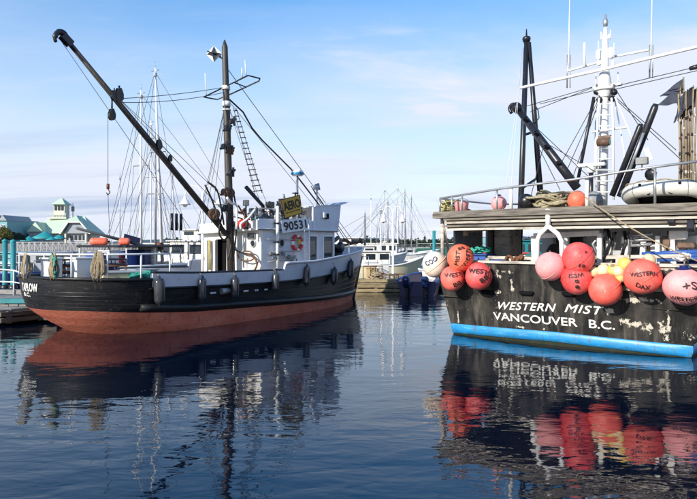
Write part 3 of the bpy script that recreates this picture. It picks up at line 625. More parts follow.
# side fittings: white standpipe, ladder, pipe clutter
a = FT.on_y(277.5, 206, -HB-.16); b = FT.on_y(277.5, 268, -HB-.16)
P('stand_pipe', M['paint_white'], T_, lambda m: m.tube([V(a.x, a.y, b.z), V(a.x, a.y, a.z)], .055, 10))
for zz in (1.9, 2.3, 2.9): P('pipe_clamp', M['steel_black'], T_, lambda m: (m.tube([(a.x, a.y, zz-.03), (a.x, a.y, zz+.03)], .07, 10), m.bar((a.x, a.y, zz), (a.x, -HB, zz), .05, .04)))
for px0, px1, py in ((269, 300, 252), (272, 296, 257), (268, 293, 261)):
    c0, c1 = FT.on_y(px0, py+1, -HB-.1), FT.on_y(px1, py-1, -HB-.1); P('pipe_run', M['galv'], T_, lambda m: m.tube([c0, c0.lerp(c1, .4)+V(0, -.03, .04), c1], .025, 7))
for px, py in ((271, 254), (276, 259), (283, 254), (289, 257), (292, 262)):
    c = FT.on_y(px, py, -HB-.13); P('valve', M['steel_grey'], T_, lambda m: (m.lathe([(.0, -.05), (.07, -.04), (.07, .03), (.03, .05), (.0, .06)], c, (0, -1, 0), 10)))
c = FT.on_y(294, 261, -HB-.1); P('hose_coil', M['galv'], T_, lambda m: [m.tube([c+V(math.cos(k*.5)*(.13-.02*j), -.03*j, math.sin(k*.5)*(.15-.02*j)) for k in range(14)], .018, 6) for j in range(3)])
la, lb = FT.on_y(304.5, 233, -HB-.12), FT.on_y(309, 262, -HB-.12)
def ladder_side(x): P('ladder_rail', M['sign_white'], T_, lambda m: m.tube([(x, -HB-.12, 1.2), (x, -HB-.12, 3.15)], .02, 7))
ladder_side(la.x); ladder_side(lb.x)
for i in range(7): P('ladder_rung', M['sign_white'], T_, lambda m: m.tube([(la.x, -HB-.12, 1.35+.27*i), (lb.x, -HB-.12, 1.35+.27*i)], .016, 6))
# signs
def flat_sign(name, c, mt, letters, par, thick=.02, inset=None):
    C0 = [FT.on_y(x, y, -HB-.22) for x, y in c]; e = V(0, -thick, 0)
    o = P(name, mt, par, lambda m: m.prism(C0, e)); ex = (C0[1]-C0[0]); ey = (C0[3]-C0[0])
    for s, (x0, y0, w, h, mm, sp) in letters:
        org = C0[0]+ex*x0+ey*y0; ux = ex.normalized(); uy = -ey.normalized(); hh = ey.length*h
        text('sign_lettering', s, lambda x, y, d: org+ux*x+uy*y+V(0, -thick-d, 0), mm, o, hh/.72, hh*.05, width=ex.length*w, space=sp)
    return o, C0
o, C0 = flat_sign('name_board', [(280, 200), (299.2, 195), (301.6, 213), (284.6, 218.3)], M['sign_yellow'], [('AERO', (.07, .62, .84, .46, M['ink'], 1))], T_)
def rim(m):
    for i in range(4): m.bar(C0[i]+V(0, -.022, 0), C0[(i+1) % 4]+V(0, -.022, 0), .015, .022)
P('sign_frame', M['ink'], o, rim)
def marks(m):
    ex, ey = C0[1]-C0[0], C0[3]-C0[0]; rng = random.Random(2)
    x = .12
    while x < .86:
        w = rng.uniform(.03, .075); a = C0[0]+ex*x+ey*.76+V(0, -.024, 0); m.bar(a, a+ex*w, .004, .035*rng.uniform(.7, 1.2)); x += w+.025
P('sign_lettering', M['ink'], o, marks)
o, C1 = flat_sign('number_board', [(280.6, 220.5), (306.6, 217.3), (308.3, 229.6), (282.4, 233.2)], M['sign_white'], [('90531', (.07, .82, .86, .66, M['ink'], 1))], T_)
for cc in (C0, C1): P('sign_bracket', M['steel_grey'], T_, lambda m: [m.bar((q.x, q.y, q.z), (q.x, -HB, q.z), .03, .03) for q in (cc[0].lerp(cc[3], .8), cc[1].lerp(cc[2], .8))])
sp0 = FT.on_y(299, 175, -HB-.26)
P('sign_post', M['galv'], T_, lambda m: m.tube([(sp0.x, sp0.y+.1, zc), (sp0.x, sp0.y+.1, sp0.z-.15)], .025, 8))
q = FT.on_y(295.5, 194, -HB-.1); P('anchor_lamp', M['steel_black'], T_, lambda m: m.lathe([(.0, -.1), (.03, -.09), (.03, 0), (.11, .01), (.12, .04), (.0, .06)], q, (0, 0, 1), 12))
q = FT.on_y(297.5, 173, -1.0)
P('radar_dome', M['paint_white_clean'], T_, lambda m: m.lathe([(0, -.10), (.17, -.10), (.20, -.06), (.21, 0), (.20, .06), (.15, .10), (0, .115)], q, (0, 0, 1), 24))
P('radar_band', M['boot_blue'], T_, lambda m: m.lathe([(.205, -.07), (.222, -.05), (.224, .0), (.205, .02)], q, (0, 0, 1), 24))
P('radar_mast', M['galv'], T_, lambda m: m.tube([(q.x, q.y, zc), (q.x, q.y, q.z-.1)], .03, 8))
q = FT.on_y(317, 187, -.7)
P('search_light', M['galv'], T_, lambda m: m.lathe([(0, -.14), (.07, -.13), (.12, -.05), (.13, .1), (.12, .1), (.0, .07)], q, (.5, -.6, .15), 18))
P('search_light_post', M['galv'], T_, lambda m: m.tube([(q.x, q.y, 3.3), (q.x, q.y, q.z-.1)], .025, 8))
# ---- mast, boom and rigging
mb = V(-7.25, -.35, 1.0)
mtp = FT.loc(at(224.6, 40, FT.wld(V(-7.25, -.35, 0)).y))
def mast_at(py): k = (mtp.z-(CH+(HY-py)/F*20.36))/(mtp.z-mb.z); return mtp.lerp(mb, k)
P('mast', M['mast_dark'], T_, lambda m: m.tube([mb, mb.lerp(mtp, .25), mb.lerp(mtp, .6), mb.lerp(mtp, .97), mtp], [.13, .125, .115, .095, .02], 14))
for py, h in ((88, .12), (104, .16), (110, .05)): c = mast_at(py); P('mast_band', M['paint_white'], T_, lambda m: m.tube([c-V(0, 0, h/2), c+V(0, 0, h/2)], .135, 14))
bt = V(-12.77, 0, 7.5); bh = V(-7.45, -.30, 2.55)
P('boom', M['mast_dark'], T_, lambda m: m.tube([bh, bh.lerp(bt, .5), bt], [.085, .09, .06], 12))
bd = (bt-bh).normalized()
def boom_at(px):
    lo, hi = 0, 1
    for _ in range(40):
        k = (lo+hi)/2; w = FT.wld(bh.lerp(bt, k)); x = CX+F*w.x/w.y
        if x > px: lo = k
        else: hi = k
    return bh.lerp(bt, lo)
def boom_head(m):
    e = bt-bd*.1; m.smooth([e-bd*.4, e-bd*.1, e+V(-.03, 0, .08), e+V(-.12, 0, .11), e+V(-.22, 0, .05), e+V(-.27, 0, -.08), e+V(-.24, 0, -.18)], [.065]*5+[.085]*5+[.08]*5+[.065]*5+[.045]*4+[.025], 10)
    m.bar(e-bd*.2+V(0, .08, 0), e+V(-.08, .08, .04), .03, .17); m.bar(e-bd*.2-V(0, .08, 0), e+V(-.08, -.08, .04), .03, .17)
P('boom_head', M['steel_black'], T_, boom_head)
def block(name, c, r, mt, ax=(0, 1, 0), par=None, dn=(0, 0, 1)):
    c = Vector(c); ax = Vector(ax).normalized(); dn = Vector(dn).normalized(); sd = dn.cross(ax).normalized()
    def f(m):
        for s in (-1, 1): m.prism([c+ax*s*r*.38+sd*(x*r)+dn*(y*r) for x, y in ((-.35, 1.7), (.35, 1.7), (.85, .5), (.85, -.5), (.35, -1.1), (-.35, -1.1), (-.85, -.5), (-.85, .5))], ax*r*.14)
        m.lathe([(0, -r*.3), (r*.9, -r*.3), (r*.7, 0), (r*.9, r*.3), (0, r*.3)], c, ax, 14); m.tube([c+dn*r*1.2, c+dn*r*2.2], r*.2, 6)
    return P(name, mt, par or T_, f)
for px, r in ((117, .13), (112, .10), (157, .10), (168, .07)): block('block', boom_at(px)+V(0, -.1, -.05 if px < 115 else .12), r, M['steel_black'])
block('block', boom_at(112)+V(0, 0, -.55), .11, M['mast_dark']); wire('strop', boom_at(112), boom_at(112)+V(0, 0, -.45), T_, .025)
for px, py, r in ((229.5, 193, .15), (214, 214, .17), (225, 192, .11), (227.5, 128, .10), (230, 150, .11), (224.5, 146, .08), (232, 121, .08), (226, 208, .10), (231, 172, .07)):
    c = FT.on_y(px, py, -.50); P('winch_sheave', M['brown_gear'] if r > .10 else M['steel_black'], T_, lambda m: (m.lathe([(0, -.085), (r, -.085), (r, -.05), (r*.7, -.03), (r*.7, .03), (r, .05), (r, .085), (0, .085)], c, (.3, 1, .1), 16), m.bar(c-V(.10, 0, .10), c+V(.10, 0, .08), .22, .05), m.bar(c-V(0, .1, .16), c+V(0, -.1, .14), .05, .05)), flat=True)
# crosstree frame
def ct(px, py, dx=0): return FT.on_x(px, py, -7.3+dx)
cr = [ct(204, 97, -.1), ct(248, 75.5, -.1), ct(260, 78.5, .45), ct(259, 81, .45), ct(231, 94, .45), ct(217, 99.5, .3), ct(206, 97.5, .1)]
P('crosstree', M['steel_black'], T_, lambda m: (m.tube(cr+[cr[0]], .024, 8), m.tube([ct(234, 82.5, -.1), ct(246, 87, .45)], .02, 8)))
for px, y0, y1 in ((206, 95, 73), (246, 75, 60), (242.5, 77, 68)):
    c0 = ct(px, y0, -.1); c1 = ct(px-1, y1, -.1); P('antenna', M['paint_white_clean'], T_, lambda m: m.tube([c0, c1], [.022, .012], 6))
c = FT.on_y(214, 54, .1)
def reflector(m):
    r = .26
    for a, b in ((V(1, 0, 0), V(0, 1, 0)), (V(0, 1, 0), V(0, 0, 1)), (V(1, 0, 0), V(0, 0, 1))):
        rm = Matrix.Rotation(.5, 3, 'Z'); a, b = rm @ a, rm @ b; nn = a.cross(b)*.006
        m.prism([c+a*r-nn, c+b*r-nn, c-a*r-nn, c-b*r-nn], nn*2)
P('radar_reflector', M['galv'], T_, reflector)
P('reflector_arm', M['steel_black'], T_, lambda m: (m.tube([c, mast_at(60)], .022, 7), m.tube([c-V(.32, .05, 0), c+V(.3, 0, 0)], .02, 6)))
# black conduit and forestays
wp = lambda px, py, u: FT.on_x(px, py, u)
P('conduit', M['rubber'], T_, lambda m: m.tube([mast_at(98)+V(.1, 0, 0), wp(243, 112, -6.6), wp(252, 128, -6.0), wp(262, 140, -5.4), wp(278, 156, -4.9), wp(291, 169, -4.4), wp(300, 180, -4.1), wp(310, 193, -3.7), wp(320, 206, -3.4)], .028, 7))
bow = V(.35, 0, 2.15)
wire('forestay', mast_at(66), bow, T_, .012); wire('forestay', mast_at(98), bow+V(-.4, .25, 0), T_, .009)
for px, py in ((341, 240), (346, 241), (350, 243)): wire('bow_stay', FT.on_y(311, 186, -.6), FT.on_y(px, py, -.3), T_, .014)
wire('topping_lift', boom_at(118)+V(0, 0, .1), mast_at(87), T_, .010, drop=.05); wire('topping_lift', boom_at(118), mast_at(92), T_, .010, drop=.1)
wire('runner', bt+V(-.05, 0, -.15), FT.on_y(190, 228, -.2), T_, .008); wire('runner', boom_at(100), FT.on_y(222, 196, -.3), T_, .008); wire('runner', boom_at(85), mast_at(218), T_, .008)
fa = boom_at(108)+V(0, 0, -.6); fb = FT.on_y(103, 187, -.3)
wire('fall', fa, V(fa.x, fa.y, fb.z), T_, .007); P('fall_hook', M['rust'], T_, lambda m: (m.tube([(fa.x, fa.y, fb.z+.12), (fa.x, fa.y, fb.z-.02)], .04, 8), m.tube([(fa.x, fa.y, fb.z-.02), (fa.x+.06, fa.y, fb.z-.1), (fa.x, fa.y, fb.z-.18), (fa.x-.05, fa.y, fb.z-.12)], .016, 6)))
wire('fall', V(fa.x, fa.y, fb.z-.15), V(fa.x+.1, fa.y, 1.5), T_, .007)
for px, py, y in ((196, 232, 1.2), (203, 232, 1.25), (210, 234, 1.3), (190, 270, 2.0)): wire('shroud', mast_at(100), FT.on_y(px, py, y), T_, .008)
for px, py in ((268, 226), (275, 224)): wire('shroud', mast_at(101), FT.on_y(px, py, -HB), T_, .007)
# rope ladder
l0, l1 = FT.on_y(233.5, 108, -.75), FT.on_y(255, 194, -1.15); r0, r1 = FT.on_y(236, 108, -.75), FT.on_y(262, 193, -1.15)
wire('ladder_rope', l0, l1, T_, .010); wire('ladder_rope', r0, r1, T_, .010)
for i in range(16):
    k = (i+.5)/16; a, b = l0.lerp(l1, k), r0.lerp(r1, k); e = (b-a)*.12; P('ladder_tread', M['mast_dark'], T_, lambda m: m.bar(a-e, b+e, .05, .03))
# hydraulic hoses on the mast
for pts in ([(205, 185), (212, 200), (220, 222), (228, 238)], [(222, 215), (219, 232), (224, 240), (229, 234)], [(208, 182), (217, 190), (221, 207), (224, 225)], [(234, 195), (237, 215), (236, 235), (233, 262)], [(216, 216), (223, 230), (231, 241), (228, 260)]):
    P('hose', M['rubber'], T_, lambda m: m.smooth([FT.on_y(x, y, -.5) for x, y in pts], .028, 7))
# roof clutter
def clutter_x(px, py, y): return FT.on_y(px, py, y)
a, b = clutter_x(246, 187, -.3), clutter_x(263, 206, -.3); P('exhaust_pipe', M['steel_black'], T_, lambda m: m.tube([a, b, V(b.x, b.y, zc)], .065, 10))
c = clutter_x(262, 200, -.5); P('winch', M['steel_grey'], T_, lambda m: (m.lathe([(0, -.25), (.17, -.24), (.17, -.2), (.09, -.18), (.09, .18), (.17, .2), (.17, .24), (0, .25)], V(c.x, c.y, zc+.36), (.2, 1, 0), 14), m.box((c.x, c.y, zc+.12), (.3, .4, .24))))
for i in range(9):
    rng = random.Random(i); px = rng.uniform(238, 292); y = rng.uniform(-1.1, .6); p0 = clutter_x(px, 222, y); h = rng.uniform(.35, .85)
    P('roof_stanchion', M['galv'], T_, lambda m: (m.tube([(p0.x, y, zc), (p0.x, y, zc+h)], .022, 7), m.tube([(p0.x, y, zc+h), (p0.x+rng.uniform(-.5, .5), y+rng.uniform(-.2, .2), zc+h*rng.uniform(.5, 1))], .018, 6)))
for px, py, s in ((246, 203, .14), (270, 205, .16), (279, 206, .12), (287, 209, .15), (254, 212, .18)):
    c = clutter_x(px, py, -.7); P('deck_gear', M['steel_grey'], T_, lambda m: (m.box(c, (s*1.6, s*1.2, s*1.3), Matrix.Rotation(px, 3, 'Z')), m.tube([c, V(c.x, c.y, zc)], .03, 7)), .02)
rng = random.Random(77)
for i in range(40):
    px = rng.uniform(236, 300); y = rng.uniform(-1.2, .2); p0 = clutter_x(px, 222, y); h0 = rng.uniform(.15, .75); d_ = V(rng.uniform(-.6, .6), rng.uniform(-.3, .3), rng.uniform(-.2, .5))
    P('roof_pipe', M[('steel_black', 'galv', 'paint_white', 'rust', 'steel_grey')[i % 5]], T_, lambda m: m.smooth([(p0.x, y, zc), (p0.x, y, zc+h0), V(p0.x, y, zc+h0)+d_*.5, V(p0.x, y, zc+h0+.1)+d_], rng.uniform(.015, .04), 7))
for i, (px, mt_n) in enumerate(((238, 'steel_black'), (247, 'rope_tan'), (255, 'rope_green'), (262, 'steel_black'), (268, 'rope_tan'), (276, 'steel_black'), (284, 'steel_grey'), (291, 'rope_yellow'))):
    p0 = clutter_x(px, 220, -.6)
    P('hose_tangle', M[mt_n], T_, lambda m: m.smooth([V(p0.x+.28*math.cos(k*1.3+i), -.6+.2*math.sin(k*1.7), zc+.08+.045*k) for k in range(9)], .024, 6))
P('helm_seat', M['steel_black'], T_, lambda m: (m.box((-4.7, -.5, zc+.55), (.4, .45, .1)), m.box((-4.9, -.5, zc+.85), (.08, .45, .55)), m.tube([(-4.7, -.5, zc), (-4.7, -.5, zc+.5)], .05, 8)), .02)
P('life_raft_canister', M['paint_white_clean'], T_, lambda m: m.lathe([(0, -.42), (.2, -.4), (.24, -.32), (.24, .32), (.2, .4), (0, .42)], (-5.6, .55, zc+.3), (1, 0, 0), 16))
rl = [ht((x, -HB, zc+.62)) for x in (XA-.1, -6.0, -5.1)]
P('roof_rail', M['galv'], T_, lambda m: (m.tube(rl, .02, 7), [m.tube([q, q-V(0, 0, .35)], .018, 6) for q in rl]))
# bow gear: windlass and jackstaff rails
P('windlass', M['steel_black'], T_, lambda m: (m.lathe([(0, -.4), (.22, -.38), (.22, -.3), (.13, -.26), (.13, .26), (.22, .3), (.22, .38), (0, .4)], (-1.3, 0, 2.1), (0, 1, 0), 14), m.box((-1.3, 0, 1.65), (.5, .5, .9)), m.bar((-1.3, .2, 2.2), (-.7, .2, 2.5), .12, .12)))
P('anchor', M['rust'], T_, lambda m: (m.bar((-.9, 0, 2.15), (.4, 0, 2.28), .07, .09), m.bar((.25, -.35, 2.3), (.25, .35, 2.3), .08, .08), m.bar((.25, -.33, 2.3), (-.05, -.42, 2.42), .06, .12), m.bar((.25, .33, 2.3), (-.05, .42, 2.42), .06, .12)))
for u, s in ((-2.6, -1), (-1.8, -1), (-2.6, 1), (-1.8, 1)): q = HT.pt(HT.t_of(u, 1.8), 1.8, s, .05); P('bow_stanchion', W, T_, lambda m: m.tube([q, q+V(0, 0, .45)], .02, 7))
P('foredeck', M['deck_wood'], T_, lambda m: m.grid([[HT.pt(t, 1.45, -1, .08) for t in (.8, .85, .9, .95, .99)], [HT.pt(t, 1.45, 1, .08) for t in (.8, .85, .9, .95, .99)]], smooth=False))
# ---- things on and along the boat
def fender(px, py, label, tilt=0, h=.60, r=.125):
    p, _ = hull_at(px, py, r+.01); n, d = side_normal(p.x, p.z); w = FT.wld(p); t = thing('fender', label, 'fender', w, R(55), 'grey fenders along the black hull')
    up = (V(0, 0, 1)+d*tilt).normalized(); rot = lambda q: q
    P('body', M['fender_grey'], t, lambda m: m.lathe([(0, -h/2-.06), (.035, -h/2-.05), (.04, -h/2), (r*.8, -h/2+.03), (r, -h/2+.10), (r, h/2-.10), (r*.8, h/2-.03), (.04, h/2), (.035, h/2+.05), (0, h/2+.06)], (0, 0, 0), up, 18))
    zt = (z_waist if p.x < -6.9 else z_fore)(p.x)
    P('lanyard', M['rope_tan'], t, lambda m: m.tube([up*(h/2+.04), V(0, 0, max(zt-p.z, h/2+.1))-n*(r-.02)], .011, 5))
for px, py, lb, tl in ((159.5, 291, 'grey fender nearest the stern, at the white bulwark end', 0), (202, 289, 'second grey fender from the stern, below the wheelhouse post', .05), (235, 287.5, 'grey fender beside the silver exhaust stub under the mast', .1),
                   (275.5, 282, 'grey fender at the bulwark step below the standpipe', .08), (306.6, 275.5, 'grey fender below the ladder on the wheelhouse side', .08), (334, 276, 'slim grey fender hanging forward of the slate doors', .16), (350.5, 269, 'grey fender nearest the bow of the black boat', .14)):
    fender(px, py, lb, tl+random.uniform(-.06, .06), random.uniform(.54, .66), random.uniform(.11, .135))
c = FT.on_y(297.3, 243, -HB-.06); t = thing('life_ring', 'red and white life ring hung on the wheelhouse side', 'life ring', FT.wld(c), R(55))
def ring(m, a0, a1, n=10): m.tube([V(math.cos(lerp(a0, a1, i/n))*.235, 0, math.sin(lerp(a0, a1, i/n))*.235) for i in range(n+1)], .062, 10)
P('ring', M['red_plastic'], t, lambda m: [ring(m, k*math.pi/2+.25, (k+1)*math.pi/2-.25) for k in range(4)])
P('band', M['sign_white'], t, lambda m: [ring(m, k*math.pi/2-.26, k*math.pi/2+.26, 5) for k in range(4)])
P('strap', M['sign_yellow'], t, lambda m: m.box((.05, -.05, .03), (.16, .04, .16)), .02)
for i, (px, py) in enumerate(((242, 222), (250, 220))):
    c = FT.on_y(px, py, -.9); t = thing('float_buoy', ['small red float on the wheelhouse roof, nearer the mast', 'small red float on the wheelhouse roof, nearer the bow'][i], 'float', FT.wld(V(c.x, c.y, zc-TL*c.y*.5+.145)), 0, 'red floats on the wheelhouse roof')
    P('body', M['red_plastic'], t, lambda m: m.ball((0, 0, 0), .145, 18)); P('eye', M['dark'], t, lambda m: m.tube([(0, 0, .13), (0, 0, .18)], .03, 8))
def pile(name, label, w, mt, r, n, seed, cat, sp=(1, 1, 1), tr=.018):
    """loose heap of rope or net: strands looping over each other"""
    rng = random.Random(seed); t = thing(name, label, cat, w)
    def f(m):
        for k in range(n):
            a = rng.uniform(0, 6.28); pts = []; c = V(rng.gauss(0, .25)*r*sp[0], rng.gauss(0, .25)*r*sp[1], rng.uniform(0, .5)*r*sp[2]); rr = rng.uniform(.3, .7)*r; til = rng.uniform(-.5, .5); e = rng.uniform(.5, 1)
            for i in range(13):
                b = a+i*.5; x = math.cos(b)*rr*sp[0]; y = math.sin(b)*rr*e*sp[1]; pts.append(c+V(x, y, max(-c.z+tr, tr+.12*r*math.sin(b*2+k)+x*til*.7+.12*r)))
            m.tube(pts, tr, 5)
    P('strands', mt, t, f); return t
def tw_(px, py, y): return FT.wld(FT.on_y(px, py, y))
q = FT.on_y(150, 277, -1.85); pile('net_heap', 'turquoise net heap at the break of the white bulwark', FT.wld(V(q.x, -1.55, 1.06)), M['rope_green'], .42, 26, 5, 'net', (1, .7, 1.6), .03)
# green line and tan ropes hung from the stern rail
def hung(name, label, px0, mt, n, w, z0, z1, seed, group=None):
    c = None
    best = min(((abs(CX+F*FT.wld(V(p.x, p.y, 2)).x/FT.wld(V(p.x, p.y, 2)).y-px0), i) for i, p in enumerate(rail_pts) if i < 20))[1]; p = rail_pts[best]; t = thing(name, label, 'rope', FT.wld(V(p.x, p.y, z0)), R(55), group); rng = random.Random(seed); tg = (rail_pts[best+1]-rail_pts[best-1]).normalized() if 0 < best < 32 else V(1, 0, 0)
    def f(m):
        for k in range(n):
            o = tg*rng.uniform(-w, w); o2 = tg*rng.uniform(-w, w)*1.1; nn = V(-tg.y, tg.x, 0)
            zz = z1-z0; e1_, e2_ = rng.uniform(-.05, .12), rng.uniform(-.02, .2); j1, j2 = tg*rng.uniform(-.04, .04), tg*rng.uniform(-.05, .05)
            m.smooth([o*.9+nn*.06+V(0, 0, e1_), o*1.2+j1+nn*.08+V(0, 0, zz*.35), o*.8+j2+nn*.05+V(0, 0, zz*.75), o*.5+V(0, 0, zz+.02), o2*.7+j1-nn*.05+V(0, 0, zz*.75), o2*1.2+j2-nn*.08+V(0, 0, zz*.35), o2*.9-nn*.05+V(0, 0, e2_)], .013, 6, 3)
    P('coil', mt, t, f); return t
hung('rope_coil', 'tan rope hank hung on the stern rail post near the orange floats', 101.5, M['rope_tan'], 16, .12, 1.42, 2.05, 1)
hung('rope_coil', 'tan rope hank hung on the stern rail above the lettering', 30, M['rope_tan'], 9, .06, 1.42, 2.03, 2)
hung('rope_coil', 'thin tan rope hank on the stern rail beside the green line', 57, M['rope_tan'], 9, .06, 1.42, 2.03, 3)
best = rail_pts[min(range(20), key=lambda i: abs(CX+F*FT.wld(V(rail_pts[i].x, rail_pts[i].y, 2)).x/FT.wld(V(rail_pts[i].x, rail_pts[i].y, 2)).y-53))]
t = thing('rope_coil', 'bright green knotted line hung on the stern rail', 'rope', FT.wld(V(best.x-.03, best.y, 1.42)), R(55))
P('coil', M['rope_green'], t, lambda m: (m.tube([(0, .12*math.sin(k*.9), .55-.04*k+.05*math.cos(k*.9)) for k in range(15)], .03, 7), m.tube([(0, -.12*math.sin(k*.9), .5-.038*k+.05*math.sin(k*.7)) for k in range(14)], .03, 7)))
def box_thing(name, label, cat, w, rz, size, mt, lid=None, group=None):
    t = thing(name, label, cat, w, rz, group); sx, sy, sz = size
    P('body', mt, t, lambda m: m.box((0, 0, sz/2), (sx, sy, sz)), .03)
    P('lid', lid or mt, t, lambda m: m.box((0, 0, sz+.02), (sx+.05, sy+.05, .05)), .015); return t
def on_deck(px, z, y): q = FT.on_y(px, 260, y); return FT.wld(V(q.x, y, z))
box_thing('fish_tote', 'white upright fish tote behind the green line', 'tote', on_deck(51.5, 1.01, .2), R(55), (.38, .38, .85), M['tote'])
box_thing('fish_tote', 'wide white fish tote in the middle of the aft deck', 'tote', on_deck(80, 1.01, .1), R(50), (.5, .55, .85), M['tote'])
box_thing('fish_tote', 'low cream tote by the tan rope hank', 'tote', on_deck(121, 1.01, -.9), R(40), (1.2, .7, .5), M['cream_float'], M['tote_grey'])
box_thing('fish_tote', 'grey tote beside the turquoise net heap', 'tote', on_deck(138, 1.01, -.5), R(60), (.8, .7, .52), M['tote_grey'])
box_thing('fish_tote', 'blue tote near the middle of the aft deck', 'tote', on_deck(104, 1.01, .6), R(50), (.6, .5, .6), M['tote_blue'])

t = thing('mooring_line', 'slack tan mooring line from the black stern to the grey float', 'rope', FT.wld(V(-13.2, .9, 1.45))); w0 = FT.wld(V(-13.2, .9, 1.45)); w1 = V(-9.3, 19.2, .56)
P('strand', M['rope_tan'], t, lambda m: m.tube([p - w0 for p in sag(w0, w1, .18, 14)], .02, 7))
for i, (px, y, lb, mt_) in enumerate(((66, -.3, 'round black crab float between the white totes', 'black_plastic'), (92, -.9, 'small orange float by the tan rope hank', 'orange_buoy'), (133, -1.3, 'small yellow float beside the turquoise net heap', 'yellow_float'))):
    q = FT.on_y(px, 262, y); t = thing('float_buoy', lb, 'float', FT.wld(V(q.x, y, 1.01+.5)), 0); P('body', M[mt_], t, lambda m: m.ball((0, 0, -.36), .15, 18)); P('eye', M['dark'], t, lambda m: m.tube([(0, 0, -.22), (0, 0, -.16)], .03, 8))
    
for i, (px, y, hh) in enumerate(((64, .5, 1.25), (113, -.2, 1.1))):
    q = FT.on_y(px, 262, y); t = thing('crab_trap', ['stack of rusty ring traps between the white totes', 'stack of rusty ring traps forward of the tan rope hank'][i], 'trap', FT.wld(V(q.x, y, 1.01)), i)
    for k in range(5):
        o = P('ring_trap', M['rust' if k % 2 else 'steel_black'], t, lambda m: [m.tube([(math.cos(a_*.5236)*.36, math.sin(a_*.5236)*.36, z_) for a_ in range(13)], .02, 6) for z_ in (.02+.17*k, .15+.17*k)]+[m.tube([(math.cos(a_)*.36, math.sin(a_)*.36, .02+.17*k), (math.cos(a_)*.36, math.sin(a_)*.36, .15+.17*k)], .014, 5) for a_ in (0, 1.05, 2.1, 3.14, 4.2, 5.2)])
# ---------------------------------------------------------------- the seiner seen from astern, at right
FR = Frame(4.72, 14.37, 50.8)
RB = thing('seine_boat', 'large black seine boat seen from its worn stern at right', 'boat', FR.o, R(50.8))
def tx(y, z): return -.22*(1-min(1, (y/3)**2))-.16*max(z, 0)
def hbR(z): return interp(z, [(-.6, 2.3), (0, 2.66), (1.8, 3.06)])
def PX(px, py, off=0):                              # point on the transom under a pixel, off metres proud of it
    x = -.3
    for _ in range(10): p = FR.on_x(px, py, x-off); x = tx(p.y, p.z)
    return p
pa = lambda px, py: PX(px, py)
PATCHES = []
for px, py, rx, rz_ in ((486, 283, .16, .14), (497, 291, .13, .12), (498, 276, .2, .1), (505, 272, .35, .08), (512, 287, .08, .3), (632, 324, .48, .11), (648, 327, .2, .2), (665, 330, .2, .34), (668, 320, .07, .5), (623, 321, .3, .09), (640, 300, .9, .10), (660, 268, .7, .14), (458, 316, .05, .3), (692, 337, .12, .12), (544, 329, .06, .06), (520, 327, .3, .05), (610, 311, .25, .12)):
    q = pa(px, py); PATCHES.append((q.y, q.z, rx, rz_))
M['transom_paint'] = transom_mat()
LB = 15.0
def shell(m):
    zs = [-.6, -.2, 0, .3, .6, .9, 1.2, 1.5, 1.8]; n = 28
    m.grid([[V(tx(hbR(z)*(2*i/n-1), z), hbR(z)*(2*i/n-1), z) for i in range(n+1)] for z in zs])
    for s in (-1, 1):
        rows_ = []
        for z in zs:
            r_ = []
            for i in range(25):
                k = i/24; b = hbR(z)*(1 if k < .45 else max(0, 1-((k-.45)/.55)**2.4)); x0 = tx(hbR(z), z); r_.append(V(x0+k*(LB+.35*z-x0), s*b, z+(.9*max(0, k-.4)**2*4*(z/1.8) if z > 0 else 0)))
            rows_.append(r_)
        m.grid(rows_ if s > 0 else rows_[::-1])
P('hull', M['transom_paint'], RB, shell)
def boot(m):
    n = 40; prof = [(.03, .0), (.035, .03), (.13, .05), (.23, .03), (.262, .0)]
    rows_ = []
    for z, o in prof:
        r_ = []
        for i in range(n+1):
            k = 2*i/n-1; y = (hbR(z)+o*.6)*k; zz = z+.05*(1-abs(k))-.02*(k < 0)*abs(k); r_.append(V(tx(y, z)-o*(1-abs(k)**14*.9), y, zz))
        rows_.append(r_)
    m.grid(rows_)
    for s in (-1, 1):
        m.grid([[V(tx(3, z)+.0+j*LB*.9/10, s*(hbR(z)+o*.6)*(1 if j < 5 else 1-((j-5)/6)**2.4*.9), z) for j in range(11)] for z, o in prof])
P('boot_stripe', M['boot_blue'], RB, boot)
# rail cap along the transom and sides
P('rail_cap', M['beam_paint'], RB, lambda m: (m.grid([[V(tx(y, 1.8)+dx, y, 1.8+dz) for y in [3.1*(2*i/20-1) for i in range(21)]] for dx, dz in ((-.06, 0), (-.06, .06), (.12, .06), (.12, 0))], smooth=False)))
for s in (-1, 1): P('rail_cap', M['beam_paint'], RB, lambda m: m.box((3.4, s*3.03, 1.83), (6.8, .16, .06)))
P('deck', M['deck_wood'], RB, lambda m: m.add([(-.3, -2.95, .95), (8, -2.95, .95), (8, 2.95, .95), (-.3, 2.95, .95)], [(0, 1, 2, 3)]))
P('guard_plank', M['beam_paint'], RB, lambda m: m.grid([[V(tx(y, z)-dx, y, z) for y in [-3.0+2.65*i/14 for i in range(15)]] for z, dx in ((1.30, 0), (1.30, .035), (1.40, .035), (1.40, 0))], smooth=False))
